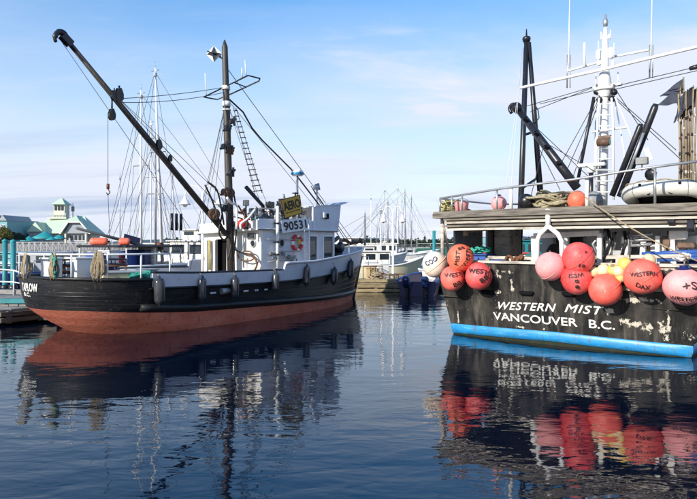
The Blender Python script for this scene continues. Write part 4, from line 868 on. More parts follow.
# painted names
for wd_, a_, b_ in (('WESTERN', (499, 309), (556.5, 311.5)), ('MIST', (565, 311.6), (604.5, 315))):
    q0, q1 = PX(*a_), PX(*b_)
    text('name_lettering', wd_, lambda x, y, d: V(tx(q0.y-x, q0.z+y)-d-.004, q0.y-x, q0.z+y+x*(q1.z-q0.z)/abs(q1.y-q0.y)), M['paint_letter'], RB, .25, .005, .35, width=abs(q1.y-q0.y), space=1.1)
q2, q3 = PX(494, 319.3), PX(577.5, 326.5)
text('port_lettering', 'VANCOUVER', lambda x, y, d: V(tx(q2.y-x, q2.z+y)-d-.004, q2.y-x, q2.z+y), M['paint_letter'], RB, .25, .005, width=abs(q3.y-q2.y))
q4, q5 = PX(589.5, 327.6), PX(615, 330)
text('port_lettering', 'B.C.', lambda x, y, d: V(tx(q4.y-x, q4.z+y)-d-.004, q4.y-x, q4.z+y), M['paint_letter'], RB, .25, .005, width=abs(q5.y-q4.y))
for px, py in ((488, 291), (527, 292), (570, 293)):
    c = PX(px, py, .0); P('scupper', M['dark'], RB, lambda m: m.tube([c+V(-.012, .17, 0), c+V(-.03, .12, -.03), c+V(-.03, -.12, -.03), c+V(-.012, -.17, 0)], [.02, .05, .05, .02], 8))
# ---- shelter deck over the stern
ZS = 2.90
def rx(y): return -.48-.20*(1-min(1, (y/3.3)**2))
ys = [2.95-6.5*i/22 for i in range(23)]
P('shelter_deck', M['canopy_edge'], RB, lambda m: m.grid([[V(rx(y), y, ZS+dz) if e == 0 else V(6.2, y, ZS+dz) for y in ys] for e, dz in ((1, .02), (0, .02), (0, .14), (1, .14))], smooth=False))
P('edge_plank', M['canopy_edge'], RB, lambda m: m.grid([[V(rx(y)-dx, y, ZS+dz) for y in ys] for dx, dz in ((-.0, -.02), (.05, -.02), (.05, .09), (.0, .09))], smooth=False))
P('side_fascia', M['canopy_edge'], RB, lambda m: m.box((2.85, 2.98, ZS+.06), (6.6, .05, .16)))
for i, (dx, dz) in enumerate(((.0, -.035), (.045, -.115), (.09, -.195), (.135, -.275))): P('edge_beam', M[('canopy_edge', 'beam_paint')[i % 2]], RB, lambda m: m.grid([[V(rx(y)+dx+a, y, ZS+dz+b) for y in ys[1:-1]] for a, b in ((0, .0), (0, -.05), (.06, -.05), (.06, .0), (0, .0))], smooth=False))
P('edge_backing', M['canopy_edge'], RB, lambda m: m.grid([[V(rx(y)+.12+a, y, ZS+b) for y in ys[1:-1]] for a, b in ((0, .0), (.08, -.31), (.2, -.31), (.3, .0))], smooth=False))
for i in range(8):
    x = .62+.62*i; P('deck_beam', M['beam_paint'], RB, lambda m: m.box((x, 0, ZS-.065), (.11, 5.8, .165)), .012)
for i in range(14): P('deck_board', M['beam_paint'], RB, lambda m: m.box((3.0, 2.72-.47*i, ZS+.005), (6.1, .40, .028)))
P('deck_edge_rope', M['rope_tan'], RB, lambda m: m.tube(sag(FR.on_x(585, 197, -.9), FR.on_x(700, 262, -.95), .1), .014, 6))
# port wing: plated side under the shelter deck
YP = 2.84
def wing(m):
    m.box((1.05, YP, (1.86+ZS-.15)/2), (1.5, .06, ZS-.15-1.86)); m.box((2.55, YP, (1.86+ZS-.15)/2), (.95, .06, ZS-.15-1.86))
P('side_plating', M['grey_panel'], RB, wing, .01)
P('side_locker', M['beam_paint'], RB, lambda m: m.box((2.75, YP-.32, 2.3), (.75, .5, .85)), .03)
P('corner_post', M['beam_paint'], RB, lambda m: (m.tube([(-.1, 2.94, 1.85), (-.25, 2.86, ZS)], .05, 8), m.tube([(.2, 2.90, 1.85), (-.3, 2.84, ZS-.05)], .035, 8)))
P('conduit', M['rope_tan'], RB, lambda m: (m.tube([FR.on_x(455, 226, .1), FR.on_x(470, 231, .3), FR.on_x(505, 226, .8)], .05, 8), m.tube([FR.on_x(466, 222, .0), FR.on_x(466, 236, .0)], .07, 10)))
# white inverted-Y pipe davit on the rail
XD = -.55
def davit(m):
    top = FR.on_x(548, 209, XD-.12); sp = FR.on_x(548, 226, XD-.12)
    m.tube([top, sp], .055, 10)
    for pts in (((548, 226), (540, 234), (537.5, 240), (537.5, 268)), ((548, 226), (558, 234), (561.5, 241), (562, 262))): m.tube([FR.on_x(x, y, XD-.12) for x, y in pts], .05, 10)
P('pipe_davit', M['paint_white_clean'], RB, davit)
# open rail of white bars above the bulwark
for (x0, y0, x1, y1) in ((488, 257.5, 535, 258.5), (562, 258, 690, 256)):
    a, b = FR.on_x(x0, y0, .05), FR.on_x(x1, y1, .05); P('rail_bar', M['beam_paint'], RB, lambda m: m.bar(a, b, .06, .08), .01)
for x, y in ((488, 258), (511.5, 258), (533, 258), (585, 258), (618, 257), (655, 257)):
    a = FR.on_x(x, y, .05); P('rail_post', M['beam_paint'], RB, lambda m: m.box((a.x, a.y, (1.84+a.z)/2), (.07, .09, max(.05, a.z-1.84))), .008)
for k, (x, y) in enumerate(((509, 261), (514, 262), (519, 260))): c = FR.on_x(x, y, -.02); P('rusty_shackle', M['rust'], RB, lambda m: m.tube([c+V(0, .09*math.cos(i*.7+k), .12*math.sin(i*.7)) for i in range(9)], .035, 7))
# ---- deckhouse wall seen under the shelter deck
XW = 5.0
def wallbox(m, px0, py0, px1, py1, x, d=.06):
    a, b = FR.on_x(px0, py0, x), FR.on_x(px1, py1, x); m.box((x+d/2, (a.y+b.y)/2, (a.z+b.z)/2), (d, abs(a.y-b.y), abs(a.z-b.z)))
P('deckhouse_wall', M['paint_white'], RB, lambda m: (m.box((XW+.04, 2.28, 1.95), (.08, .36, 2.0)), m.box((XW+.04, -1.2, 1.95), (.08, 4.6, 2.0)), m.box((XW+.04, 1.6, 1.25), (.078, 1.0, .6)), m.box((XW+.04, 1.6, 2.72), (.078, 1.0, .46))))
P('deckhouse_side', M['paint_white'], RB, lambda m: m.box((7.4, 2.42, 1.95), (4.7, .08, 2.0)))
P('deckhouse_side', M['paint_white'], RB, lambda m: m.box((7.4, -2.56, 1.95), (4.7, .08, 2.0)))
w = P('window', M['beam_paint'], RB, lambda m: (m.box((XW-.01, 1.13, 2.02), (.06, .06, .96)), m.box((XW-.01, 2.07, 2.02), (.06, .06, .96)), m.box((XW-.01, 1.6, 2.50), (.06, .9, .06)), m.box((XW-.01, 1.6, 1.57), (.06, .9, .06)), m.box((XW-.01, 1.6, 2.02), (.05, .06, .86))), .008)
P('pane', M['glass'], w, lambda m: m.box((XW+.05, 1.6, 2.02), (.012, .88, .88)))
w = P('door', M['paint_white_clean'], RB, lambda m: m.box((XW-.03, -1.35, 1.95), (.05, .8, 1.85)), .01); P('window', M['glass'], w, lambda m: m.box((XW-.062, -1.35, 2.35), (.012, .46, .5)))
w = P('window', M['steel_black'], RB, lambda m: m.box((XW-.02, -2.5, 2.2), (.05, .6, .6)), .01); P('pane', M['glass'], w, lambda m: m.box((XW-.05, -2.5, 2.2), (.012, .48, .48)))
# white gear frame in front of it
def frame_(m):
    for a, b, c_, d in ((536, 233, 600, 238), ): pass
    x = -.02
    for (p, q_) in (((534, 236), (600, 233)), ((534, 236), (535, 268)), ((600, 233), (600, 268)), ((566, 235), (566, 268))): m.bar(FR.on_x(*p, x), FR.on_x(*q_, x), .10, .12)
P('gear_frame', M['paint_white'], RB, frame_, .01)
# hydraulic drum and pipework
P('net_drum', M['steel_grey'], RB, lambda m: (m.lathe([(0, -1.0), (.5, -.98), (.5, -.92), (.2, -.9), (.2, .9), (.5, .92), (.5, .98), (0, 1.0)], (1.6, -.2, 1.75), (0, 1, 0), 22)))
P('drum_stand', M['steel_black'], RB, lambda m: [m.bar((1.3+.6*k, y, .96), (1.6, y, 1.75), .1, .1) for y in (-1.3, .95) for k in (0, 1)])
rng = random.Random(4)
for i in range(16):
    px = rng.uniform(600, 632); x = rng.uniform(.0, .6); a = FR.on_x(px, rng.uniform(226, 236), x); b = FR.on_x(px+rng.uniform(-7, 7), rng.uniform(255, 268), x)
    P('hydraulic_pipe', M[('galv', 'steel_black', 'paint_white', 'steel_grey')[i % 4]], RB, lambda m: m.tube([a, a.lerp(b, .4)+V(rng.uniform(-.1, .1), rng.uniform(-.15, .15), 0), b], rng.uniform(.02, .04), 7))
for i in range(8):
    px, py = rng.uniform(600, 690), rng.uniform(232, 252); c = FR.on_x(px, py, rng.uniform(.1, .5)); P('valve_block', M[('steel_grey', 'paint_white', 'galv', 'brown_gear')[i % 4]], RB, lambda m: m.box(c, (.15, rng.uniform(.1, .35), rng.uniform(.1, .25))), .02)
P('deck_winch', M['paint_white'], RB, lambda m: [m.bar(FR.on_x(630+14*k, 236, .12), FR.on_x(626+16*k, 266, .12), .08, .1) for k in range(4)])
P('pipe_manifold', M['galv'], RB, lambda m: [m.tube([FR.on_x(628, 236+5*k, .05), FR.on_x(652, 234+5*k, .05)], .035, 8) for k in range(3)])
for k, (a_, b_, c_, d_, xx, mm) in enumerate(((605, 240, 611, 268, .2, 'paint_white'), (621, 236, 637, 243, .15, 'paint_white'), (640, 239, 661, 250, .35, 'paint_white'), (664, 236, 691, 246, .4, 'paint_white_clean'), (668, 246, 680, 262, .3, 'paint_white'), (612, 250, 624, 258, .1, 'galv'))): P('equipment_box', M[mm], RB, lambda m: wallbox(m, a_, b_, c_, d_, xx, .18), .02)
for k in range(3): P('hose_roll', M['tote_blue'], RB, lambda m: m.tube([FR.on_x(642+4*k, 254+3.2*k, .1), FR.on_x(706, 251.5+3.2*k, .1)], .05, 9))
P('grating', M['steel_black'], RB, lambda m: [m.tube([FR.on_x(641+2.2*k, 240, .30), FR.on_x(641+2.2*k, 249, .30)], .012, 5) for k in range(9)])
for px, py in ((691, 226), (672, 220)): c = FR.on_x(px, py, -.45); P('flood_light', M['steel_black'], RB, lambda m: (m.box(c, (.14, .13, .2), Matrix.Rotation(.5, 3, 'Y')), m.tube([c, c+V(0, 0, .16)], .03, 7)), .02)
# ---- railing on the shelter deck
def railpt(px, py, x=-.4): return FR.on_x(px, py, x)
rp = [FR.on_x(440, 198.5, -.35), FR.on_x(505, 188, -.5), FR.on_x(570, 180, -.55), FR.on_x(640, 169, -.5), FR.on_x(700, 161, -.4)]
P('roof_rail', M['galv'], RB, lambda m: m.tube(rp, .026, 8))
P('roof_rail', M['galv'], RB, lambda m: m.tube([rp[0], V(2.6, 2.88, rp[0].z), V(4.8, 2.88, rp[0].z+.1)], .024, 8))
for i, (px, py) in enumerate(((440, 198.5), (452, 196.5), (462, 195), (497, 189.3), (511, 187), (587, 177.4), (655, 167))):
    a = FR.on_x(px, py, -.45 if i else -.35); P('roof_post', M['galv'] if i not in (4, 5) else M['paint_white'], RB, lambda m: m.tube([a, V(a.x, a.y, ZS+.14)], .026 if i not in (4, 5) else .045, 8))
a = FR.on_x(446, 200, .2); b = FR.on_x(478, 214, 1.2); P('rail_brace', M['steel_black'], RB, lambda m: m.tube([a, b], .03, 7))
# ---- white mast
XM = 3.0; ma = FR.on_x(602.5, 200, XM); mzt = FR.on_x(605.5, 17, XM); my = ma.y
ms = lambda py: V(XM, lerp(ma.y, mzt.y, (200-py)/183), CH+(HY-py)/F*FR.wld(V(XM, my, 0)).y)
MW = M['paint_white_clean']
P('mast', MW, RB, lambda m: m.tube([ms(206), ms(150), ms(95), ms(60), ms(38), ms(28)], [.125, .12, .11, .09, .07, .04], 16))
P('mast_light', M['galv'], RB, lambda m: m.lathe([(0, -.12), (.05, -.1), (.07, 0), (.05, .08), (.03, .1), (.03, .2), (0, .22)], ms(23), (0, 0, 1), 12))
def mt_(px, py, dx=0): return FR.on_x(px, py, XM+dx)
def strut(name, pts, r, mm=None, dx=0, n=8): return P(name, mm or MW, RB, lambda m: m.tube([mt_(x, y, dx) for x, y in pts], r, n))
for x in (594, 599, 612, 615): pass
strut('mast_ladder_rail', [(596, 200), (597.5, 120), (599, 98)], .028, dx=-.3); strut('mast_ladder_rail', [(613.5, 200), (613, 120), (611.5, 98)], .028, dx=-.3)
for i in range(9): a, b = mt_(596.3+.2*i, 192-11*i, -.3), mt_(613.3-.12*i, 192-11*i, -.3); P('mast_rung', MW, RB, lambda m: m.tube([a, b], .016, 6))
strut('spreader', [(592, 132), (628, 127)], .03, dx=-.2); strut('spreader', [(593, 88), (622, 84)], .045); strut('spreader', [(598, 50), (615, 49)], .02); strut('spreader', [(600, 39), (611, 38)], .016)
for x_, y0_, y1_ in ((598.5, 58, 41), (601, 40, 32), (610.5, 39, 30), (614, 58, 43), (596, 88, 74), (618, 85, 72)): strut('mast_antenna', [(x_, y0_), (x_, y1_)], .014)
P('mast_platform', MW, RB, lambda m: (m.lathe([(.0, -.03), (.25, -.03), (.27, .0), (.25, .04), (0, .04)], ms(90), (0, 0, 1), 16), m.lathe([(.14, -.2), (.22, -.03)], ms(90), (0, 0, 1), 16)))
P('mast_collar', MW, RB, lambda m: m.lathe([(.12, -.25), (.19, -.2), (.12, .22)], ms(80), (0, 0, 1), 14))
for px, py, s in ((598.5, 55, (.14, .11, .26)), (611, 53, (.14, .12, .28)), (599, 63, (.12, .10, .14)), (613, 63, (.1, .08, .16)), (609, 36, (.06, .05, .12))): c = mt_(px, py); P('mast_lamp', MW, RB, lambda m: m.box(c, s), .03)
for px, py in ((597, 92), (614, 92), (600, 100), (612, 99)): c = mt_(px, py, -.1); P('mast_block', M['steel_black'], RB, lambda m: (m.lathe([(0, -.06), (.08, -.05), (.06, 0), (.08, .05), (0, .06)], c, (1, 0, 0), 12), m.bar(c, c+V(0, 0, .2), .04, .07)))
c = mt_(603.5, 142, -.38); P('work_light', M['brown_gear'], RB, lambda m: (m.lathe([(0, -.16), (.10, -.15), (.11, .0), (.10, .15), (0, .16)], c, (0, 1, 0), 14), m.box(c+V(.1, 0, .14), (.12, .3, .06))))
P('work_light_lens', M['green_light'], RB, lambda m: m.lathe([(.0, .165), (.085, .162)], c, (0, -1, .0), 14))
c = mt_(604, 164, -.3); P('mast_horn', M['steel_black'], RB, lambda m: (m.box(c, (.12, .13, .2)), m.tube([c, c+V(.2, 0, 0)], .04, 7)), .02)
strut('work_bar', [(520, 88), (607, 68.5), (648, 58.5), (712, 43.5)], .042, dx=-.25)
strut('antenna_arm', [(568, 71), (600, 62)], .03, dx=.2); strut('antenna_arm', [(612, 57), (649, 50)], .03, dx=.2)
for px, yt, yb in ((568.5, -22, 70), (651, -26, 60)):
    a, b = mt_(px, yb, .2), mt_(px+1.5, yt, .2); P('whip_antenna', MW, RB, lambda m: m.tube([a, a.lerp(b, .3), b], [.022, .016, .006], 6)); strut('antenna_bracket', [(px-1.5, yb+18), (px-1, yb-15)], .02, M['galv'], .2); strut('antenna_bracket', [(px+1.5, yb+18), (px+2, yb-15)], .012, M['galv'], .2)
strut('stub_antenna', [(584.5, 67), (584.5, 43)], .035, dx=.1)
strut('mast_brace', [(594, 97), (577, 185)], .045, M['steel_black'], -.2); strut('mast_brace', [(596, 98), (595, 160), (596, 200)], .02, MW, .2)
strut('mast_brace', [(615, 97), (630, 133), (632, 140)], .022, MW, -.2); strut('mast_brace', [(613, 90), (624, 150), (626, 200)], .016, MW, .1)
# radar scanner on a low bracket
c = FR.on_x(591, 165, 2.6); P('radar_scanner', MW, RB, lambda m: (m.box(c, (.16, .72, .09)), m.lathe([(0, -.22), (.10, -.2), (.10, -.05), (0, -.04)], c, (0, 0, 1), 12)), .02); P('radar_bracket', M['steel_black'], RB, lambda m: (m.tube([c-V(0, 0, .2), V(c.x, c.y, ZS+.14)], .06, 8)))
# ---- black poles and booms
def yat(px, Y): return Y
top = FR.loc(at(526.5, 39, 19.5)); f1 = FR.loc(at(518, 250, 19.3)); f2 = FR.loc(at(542, 215, 20.2))
f1.z = 1.0
P('stabilizer_pole', M['steel_black'], RB, lambda m: m.tube([f1, top], [.095, .075], 12)); P('stabilizer_pole', M['steel_black'], RB, lambda m: m.tube([f2, top+V(0, -.08, -.12)], [.10, .06], 12))
P('pole_head', M['steel_black'], RB, lambda m: m.lathe([(0, -.1), (.10, -.09), (.13, 0), (.11, .06), (.03, .09), (.015, .3), (0, .31)], top, (0, 0, 1), 12))
for py in (122, 168): a = f1.lerp(top, (250-py)/211); b = f2.lerp(top, (215-py-8)/176); P('pole_strut', M['steel_black'], RB, lambda m: m.tube([a, b], .04, 7))
bb, btip = FR.on_x(577, 188, 2.5), FR.loc(at(517, 108, 17.6))
P('boom', M['steel_black'], RB, lambda m: m.tube([bb, bb.lerp(btip, .3), btip], [.115, .115, .085], 14))
P('boom_head', M['steel_black'], RB, lambda m: (m.lathe([(0, -.14), (.14, -.12), (.09, 0), (.14, .12), (0, .14)], btip, (1, .3, 0), 14), m.smooth([btip+V(0, -.05, 0), btip+V(0, .12, .12), btip+V(0, .22, .02), btip+V(0, .16, -.12)], .05, 8)))
for k in (.25, .45, .62, .8): c = bb.lerp(btip, k)+V(-.16, 0, .08); block('boom_block', c, .065, M['steel_black'], (.2, .4, 1), RB, (-1, .2, .2))
P('boom_winch', M['steel_grey'], RB, lambda m: (m.lathe([(0, -.5), (.24, -.48), (.24, -.4), (.15, -.36), (.15, .36), (.24, .4), (.24, .48), (0, .5)], (bb.x, bb.y-.1, ZS+.42), (0, 1, 0), 16), m.box((bb.x, bb.y-.1, ZS+.22), (.5, .8, .16))))
for (x0, y0, x1, y1, r) in ((656, 104, 620, 197, .082), (641, 124, 612, 196, .07)):
    a, b = FR.on_x(x0, y0, 1.9), FR.on_x(x1, y1, 1.9); P('cargo_boom', M['steel_black'], RB, lambda m: m.tube([a, a.lerp(b, .04), b], [r*.7, r, r], 12))
a, b = FR.on_x(653, 108, 1.8), FR.on_x(622, 190, 1.7); P('boom_cylinder', M['galv'], RB, lambda m: m.tube([a.lerp(b, .3), a.lerp(b, .75)], .035, 8))
# wires
def wr(p, q_, xa, xb, r=.010, name='stay', mm=None, drop=0): return wire(name, FR.on_x(*p, xa), FR.on_x(*q_, xb), RB, r, mm, drop)
for p, q_, xa, xb in (((530, 112), (602, 84), 4, 3), ((520, 108), (596, 86), 3.6, 3), ((612, 87), (700, 66), 3, 2.4), ((612, 90), (700, 70), 3, 2.4), ((540, 104), (600, 89), 4, 3),
                      ((597, 98), (560, 165), 3, 2.6), ((598, 100), (566, 172), 3, 2.6), ((599, 100), (572, 180), 3, 2.6), ((614, 98), (690, 168), 3, 1.0), ((614, 96), (676, 150), 3, 1.4), ((528, 120), (590, 178), 3.4, 2.2), ((532, 135), (596, 172), 3.3, 2.4), ((540, 150), (560, 190), 3.2, 1.5), ((616, 90), (648, 140), 3, 2), ((545, 140), (530, 200), 3.2, 1.0), ((607, 30), (700, 24), 3, 3)):
    if p[0] == 607: continue
    wr(p, q_, xa, xb)
for p, q_ in (((524, 45), (505, 195)), ((522, 48), (511, 190))): wr(p, q_, 4.0, .2, .007, 'halyard', M['white_wire'])
P('wire_block', M['steel_black'], RB, lambda m: m.tube([FR.on_x(690, 68.5, 2.5), FR.on_x(698, 66.5, 2.45)], [.05, .06], 8))
P('slack_cable', M['rubber'], RB, lambda m: m.tube([FR.on_x(534, 104, 3.5), FR.on_x(538, 110, 3.4), FR.on_x(539, 118, 3.4), FR.on_x(534, 124, 3.4)], .018, 6))
# work lamp on the rail and a leaning oar-like board
c = FR.on_x(642, 161, .0); P('rail_lamp', M['steel_grey'], RB, lambda m: (m.box(c, (.1, .24, .15)), m.tube([c, c-V(0, 0, .2)], .02, 6)), .015)
c = FR.on_x(653, 174, .3); P('rail_speaker', M['steel_black'], RB, lambda m: (m.lathe([(.03, -.12), (.06, 0), (.13, .1), (0, .08)], c, (-.8, .2, -.2), 12), m.tube([c, c-V(0, 0, .2)], .025, 6)))
P('leaning_board', M['galv'], RB, lambda m: m.bar(FR.on_x(646, 148, .6), FR.on_x(651, 160, .6), .02, .1))

# ---------------------------------------------------------------- buoys and gear on the seiner
def toward(w): return (V(0, 0, CH)-Vector(w)).normalized()
def buoy(name, label, px, py, rpx, mt, off, lines=(), neck=None, up=(0, 0, 1), group=None, sq=1.0, plane=None, rope=True, neckmat=None, base='transom'):
    c = PX(px, py, off) if plane is None else FR.on_x(px, py, plane); w = FR.wld(c); r = rpx*w.y/F
    t = thing(name, label, 'buoy', w, 0, group); U = Vector(up).normalized()
    prof = [(0, -r*sq)]+[(r*math.sin(a), -r*sq*math.cos(a)) for a in [math.pi*i/22 for i in range(1, 19)]]+[(r*.34, r*sq*.97), (r*.20, r*sq*1.06), (r*.19, r*sq*1.16), (0, r*sq*1.17)]
    def body(m):
        m.lathe(prof, (0, 0, 0), U, 32); a_, b_ = px*.7, py*.9
        for i_, q_ in enumerate(m.v):
            q_ = Vector(q_); k_ = 1+.018*math.sin(q_.x*4/r*.6+a_)+.016*math.sin(q_.z*5/r*.6+b_)+.012*math.sin((q_.y+q_.x)*3/r+a_); m.v[i_] = tuple(q_*k_)
    P('body', mt, t, body)
    sv = Vector((.3, .5, .8)).orthogonal() if False else U.cross(V(.4, -.7, .3)).normalized(); su = sv.cross(U).normalized()
    P('seam', mt, t, lambda m: m.tube([(U*math.cos(k*.2244)*sq+su*math.sin(k*.2244))*r*1.008 for k in range(29)], r*.022, 5))
    P('neck', M[neckmat] if neckmat else mt, t, lambda m: m.lathe([(r*.40, r*sq*.945), (r*.36, r*sq*.99), (r*.21, r*sq*1.09), (r*.205, r*sq*1.2), (0, r*sq*1.21)], (0, 0, 0), U, 18))
    if rope: P('lanyard', M['rope_tan'], t, lambda m: m.tube([U*r*1.12*sq, U*r*1.2+V(0, 0, .12)+V(.07, .09, 0), V(.22, .27, max(.05, 1.90-w.z))], .014, 6))
    n0 = toward(w)
    for s, ax, ay, size, rot, mm in lines:
        e1 = V(0, 0, 1).cross(n0).normalized(); e2 = n0.cross(e1)
        ca, sa = math.cos(R(rot)), math.sin(R(rot)); f1_, f2_ = e1*ca+e2*sa, -e1*sa+e2*ca
        wd = len(s)*size*.66*r
        def fn(x, y, d, ax=ax, ay=ay):
            x, y = x+size*r*.05*math.sin(y*9/r/size*.4+x*5/r), y+size*r*.09*math.sin(x*6/r+px); a = (x-wd/2)/r; b = y/r-size*.35; d0 = f1_*math.sin(a)*math.cos(b)+f2_*math.sin(b)+n0*math.cos(a)*math.cos(b)
            # move the line's centre to (ax, ay) on the ball
            d1 = (Matrix.Rotation(ax, 3, e2) @ (Matrix.Rotation(-ay, 3, e1) @ d0)); k = 1/math.sqrt((d1.dot(U)/sq)**2+1-d1.dot(U)**2); return d1*(r*k*1.012+.012+d)
        text('lettering', s, fn, mm, t, size*r, size*r*.02, width=wd)
    return t
I, IB = M['ink'], M['ink_blue']
G = 'net buoys hung on the black stern'
buoy('net_buoy', 'white buoy with blue letters at the left corner of the black stern', 435.5, 264.5, 13, M['white_buoy'], .20, (('COO', -.35, .25, .5, 28, IB),), up=(.3, .8, .3), group=G)
buoy('net_buoy', 'orange lettered buoy, topmost of the left cluster on the black stern', 460.5, 258, 13.6, M['orange_buoy'], .30, (('WESTI', .5, 0, .42, 75, I), ('MIST', -.25, .0, .38, 80, I), ('88', .05, .75, .36, 30, I)), up=(.1, .9, .5), group=G)
buoy('net_buoy', 'small pinkish red lettered buoy, lowest of the left cluster', 453, 278.5, 12.4, M['pink_buoy'] if False else M['coral_buoy'], .42, (('WESTI', .05, .3, .44, 5, I), ('88', .35, -.42, .5, 38, I)), up=(.2, .8, -.5), group=G)
buoy('net_buoy', 'round red lettered buoy, right side of the left cluster', 479, 276, 13.6, M['red_buoy'], .32, (('WESTI', -.05, .35, .46, -8, I), ('88', .35, -.2, .5, 45, I)), up=(.3, .9, .3), group=G)
buoy('net_buoy', 'plain pale pink buoy below the white pipe davit', 550.5, 266.5, 14.6, M['pink_buoy'], .42, (), up=(.1, .9, .6), group=G, sq=.95)
buoy('net_buoy', 'red buoy with dark marks right of the white davit, upper of two', 579, 258, 15.8, M['red_buoy'], .34, (('18', .2, -.5, .3, -8, I), ('W', .45, .35, .24, 80, I)), up=(.3, 1, .4), group=G, sq=.97)
buoy('net_buoy', 'red buoy numbered 88 under another red buoy', 576.5, 279.5, 15.2, M['red_buoy'], .36, (('WESI', .0, .28, .36, 188, I), ('8', -.0, -.12, .34, 90, I), ('8', .02, -.48, .34, 90, I)), up=(.2, .9, -.4), group=G, sq=.97)
buoy('net_buoy', 'plain coral buoy hanging above the word MIST', 606, 289.5, 16.2, M['coral_buoy'], .36, (), up=(.3, .9, .2), group=G)
buoy('net_buoy', 'large coral buoy with scrawled dark letters on the right stern', 643, 276.5, 18.2, M['coral_buoy'], .36, (('WESTERN', .02, .15, .3, 4, I), ('DAX', .0, -.55, .36, -12, I)), up=(.35, .9, .25), group=G, sq=.96)
buoy('net_buoy', 'large pink buoy with dark cap and star mark at the right edge', 684, 287, 20, M['pink_buoy'], .40, neckmat='navy', lines= (('+S', .25, .05, .5, 0, I), ('WESTERN', .1, -.62, .32, 5, I)), group=G, sq=.90)
P_ = None
for i, (px, py, rr, mt, lb) in enumerate(((594, 272, 5.4, 'cream_float', 'small cream float, leftmost in the row above the coral buoy'), (603, 270.5, 6, 'cream_float', 'small cream float, second in the row above the coral buoy'), (613, 270, 5.6, 'yellow_float', 'small yellow float in the middle of the float row'), (619, 271.5, 6, 'cream_float', 'small pale float between yellow floats'), (625, 264, 6.6, 'yellow_float', 'bright yellow float, highest of the float row'), (620, 277.5, 5.4, 'yellow_float', 'small yellow float tucked beneath the float row'), (648.5, 260.5, 6.8, 'cream_float', 'cream float resting atop the large scrawled coral buoy'))):
    buoy('net_float', lb, px, py, rr, M[mt], .22+.03*(i % 2), (), up=(random.uniform(-1, 1), random.uniform(-1, 1), random.uniform(-.2, 1)), group='small net floats on the stern rail', rope=False, neckmat='rope_tan', sq=1.05)
# on the shelter deck
GR = 'buoys stowed on the shelter deck'
def deckball(label, px, rpx, mt, x, neckmat='navy', up=(0, 0, 1), sq=1.0, rope=False):
    zt = ZS+.14
    for _ in range(6):
        q = FR.on_x(px, 200, x); w = FR.wld(V(x, q.y, zt)); r = rpx*w.y/F; c = V(x, q.y, zt+r*sq-.01)
    py = HY+F*(CH-c.z)/w.y
    return buoy('net_buoy', label, px, py, rpx, mt, 0, (), up=up, group=GR, plane=x, rope=False, neckmat=neckmat, sq=sq)
deckball('pink buoy with navy cap standing on the shelter deck', 499, 7.6, M['pink_buoy'], -.05, 'navy')
deckball('shiny black ball buoy on the shelter deck beside the pole', 526.5, 8.2, M['black_plastic'], -.1, 'black_plastic', (.3, .5, .6))
deckball('orange buoy lying beside the tan net on the shelter deck', 577, 9.4, M['orange_buoy'], -.05, 'orange_buoy', (.3, 1, .1), .85)
deckball('pink buoy half hidden behind the orange one on deck', 582, 8.6, M['pink_buoy'], .6, 'pink_buoy', (.3, 1, .2), .9)
deckball('dull grey buoy beside the white mast foot', 594, 9.5, M['grey_panel'], .3, 'grey_panel', (.3, -1, .1), .8)
def deckpt(px, x): q = FR.on_x(px, 200, x); return FR.wld(V(x, q.y, ZS+.14))
pile('net_heap', 'tan net heap on the shelter deck beside the orange buoy', deckpt(554, .1), M['net'], .48, 46, 9, 'net', (1.0, 1.0, .9), .03)
pile('rope_heap', 'olive rope coil at the left corner of the shelter deck', deckpt(448, .05), M['rope_yellow'], .24, 22, 12, 'rope', (1, 1, 2.2), .02)
t = thing('bucket', 'faded pink bucket at the left corner of the shelter deck', 'bucket', deckpt(461.5, .0), 0)
P('body', M['pink_buoy'], t, lambda m: m.lathe([(0, .0), (.15, .0), (.18, .24), (.185, .26), (.17, .25), (.14, .03), (0, .03)], (0, 0, 0), (0, 0, 1), 18)); P('handle', M['galv'], t, lambda m: m.tube([(.18*math.cos(a), 0, .24+.1*math.sin(a)) for a in [math.pi*i/8 for i in range(9)]], .008, 5))
# inflatable dinghy, bow towards the stern rail
q = FR.on_x(661, 195, .25); t = thing('inflatable_dinghy', 'cream inflatable dinghy lying on the shelter deck beside the flag poles', 'dinghy', FR.wld(V(.25, q.y, ZS+.14)), R(50.8))
hw = .74; tr = .165
tube_p = [V(2.6, hw, .20), V(1.6, hw, .20), V(.7, hw, .22), V(.28, hw*.95, .28), V(.08, hw*.74, .34), V(.0, hw*.4, .36), V(-.02, 0, .37)]
tube_p = spline(tube_p+[V(p.x, -p.y, p.z) for p in reversed(tube_p[:-1])], 3)
P('tube', M['raft_cream'], t, lambda m: m.tube(tube_p, [.08]+[tr]*(len(tube_p)-2)+[.08], 20))
P('floor', M['dark'], t, lambda m: m.grid([[V(2.4, hw, .10), V(2.4, -hw, .10)], [V(.8, hw, .10), V(.8, -hw, .10)], [V(.12, hw*.6, .30), V(.12, -hw*.6, .30)]]))
P('keel', M['steel_black'], t, lambda m: m.grid([[V(2.4, hw*.7, .08), V(2.4, 0, .01), V(2.4, -hw*.7, .08)], [V(.6, hw*.7, .10), V(.6, 0, .03), V(.6, -hw*.7, .10)], [V(.06, hw*.5, .28), V(.0, 0, .26), V(.06, -hw*.5, .28)]]))
P('grab_line', M['rope_tan'], t, lambda m: m.tube([V(p.x, p.y, p.z)+V(-.4, p.y*.5, .75).normalized()*(tr+.02+.02*math.sin(k*1.6)) for k, p in enumerate(tube_p[6:31])], .012, 6))
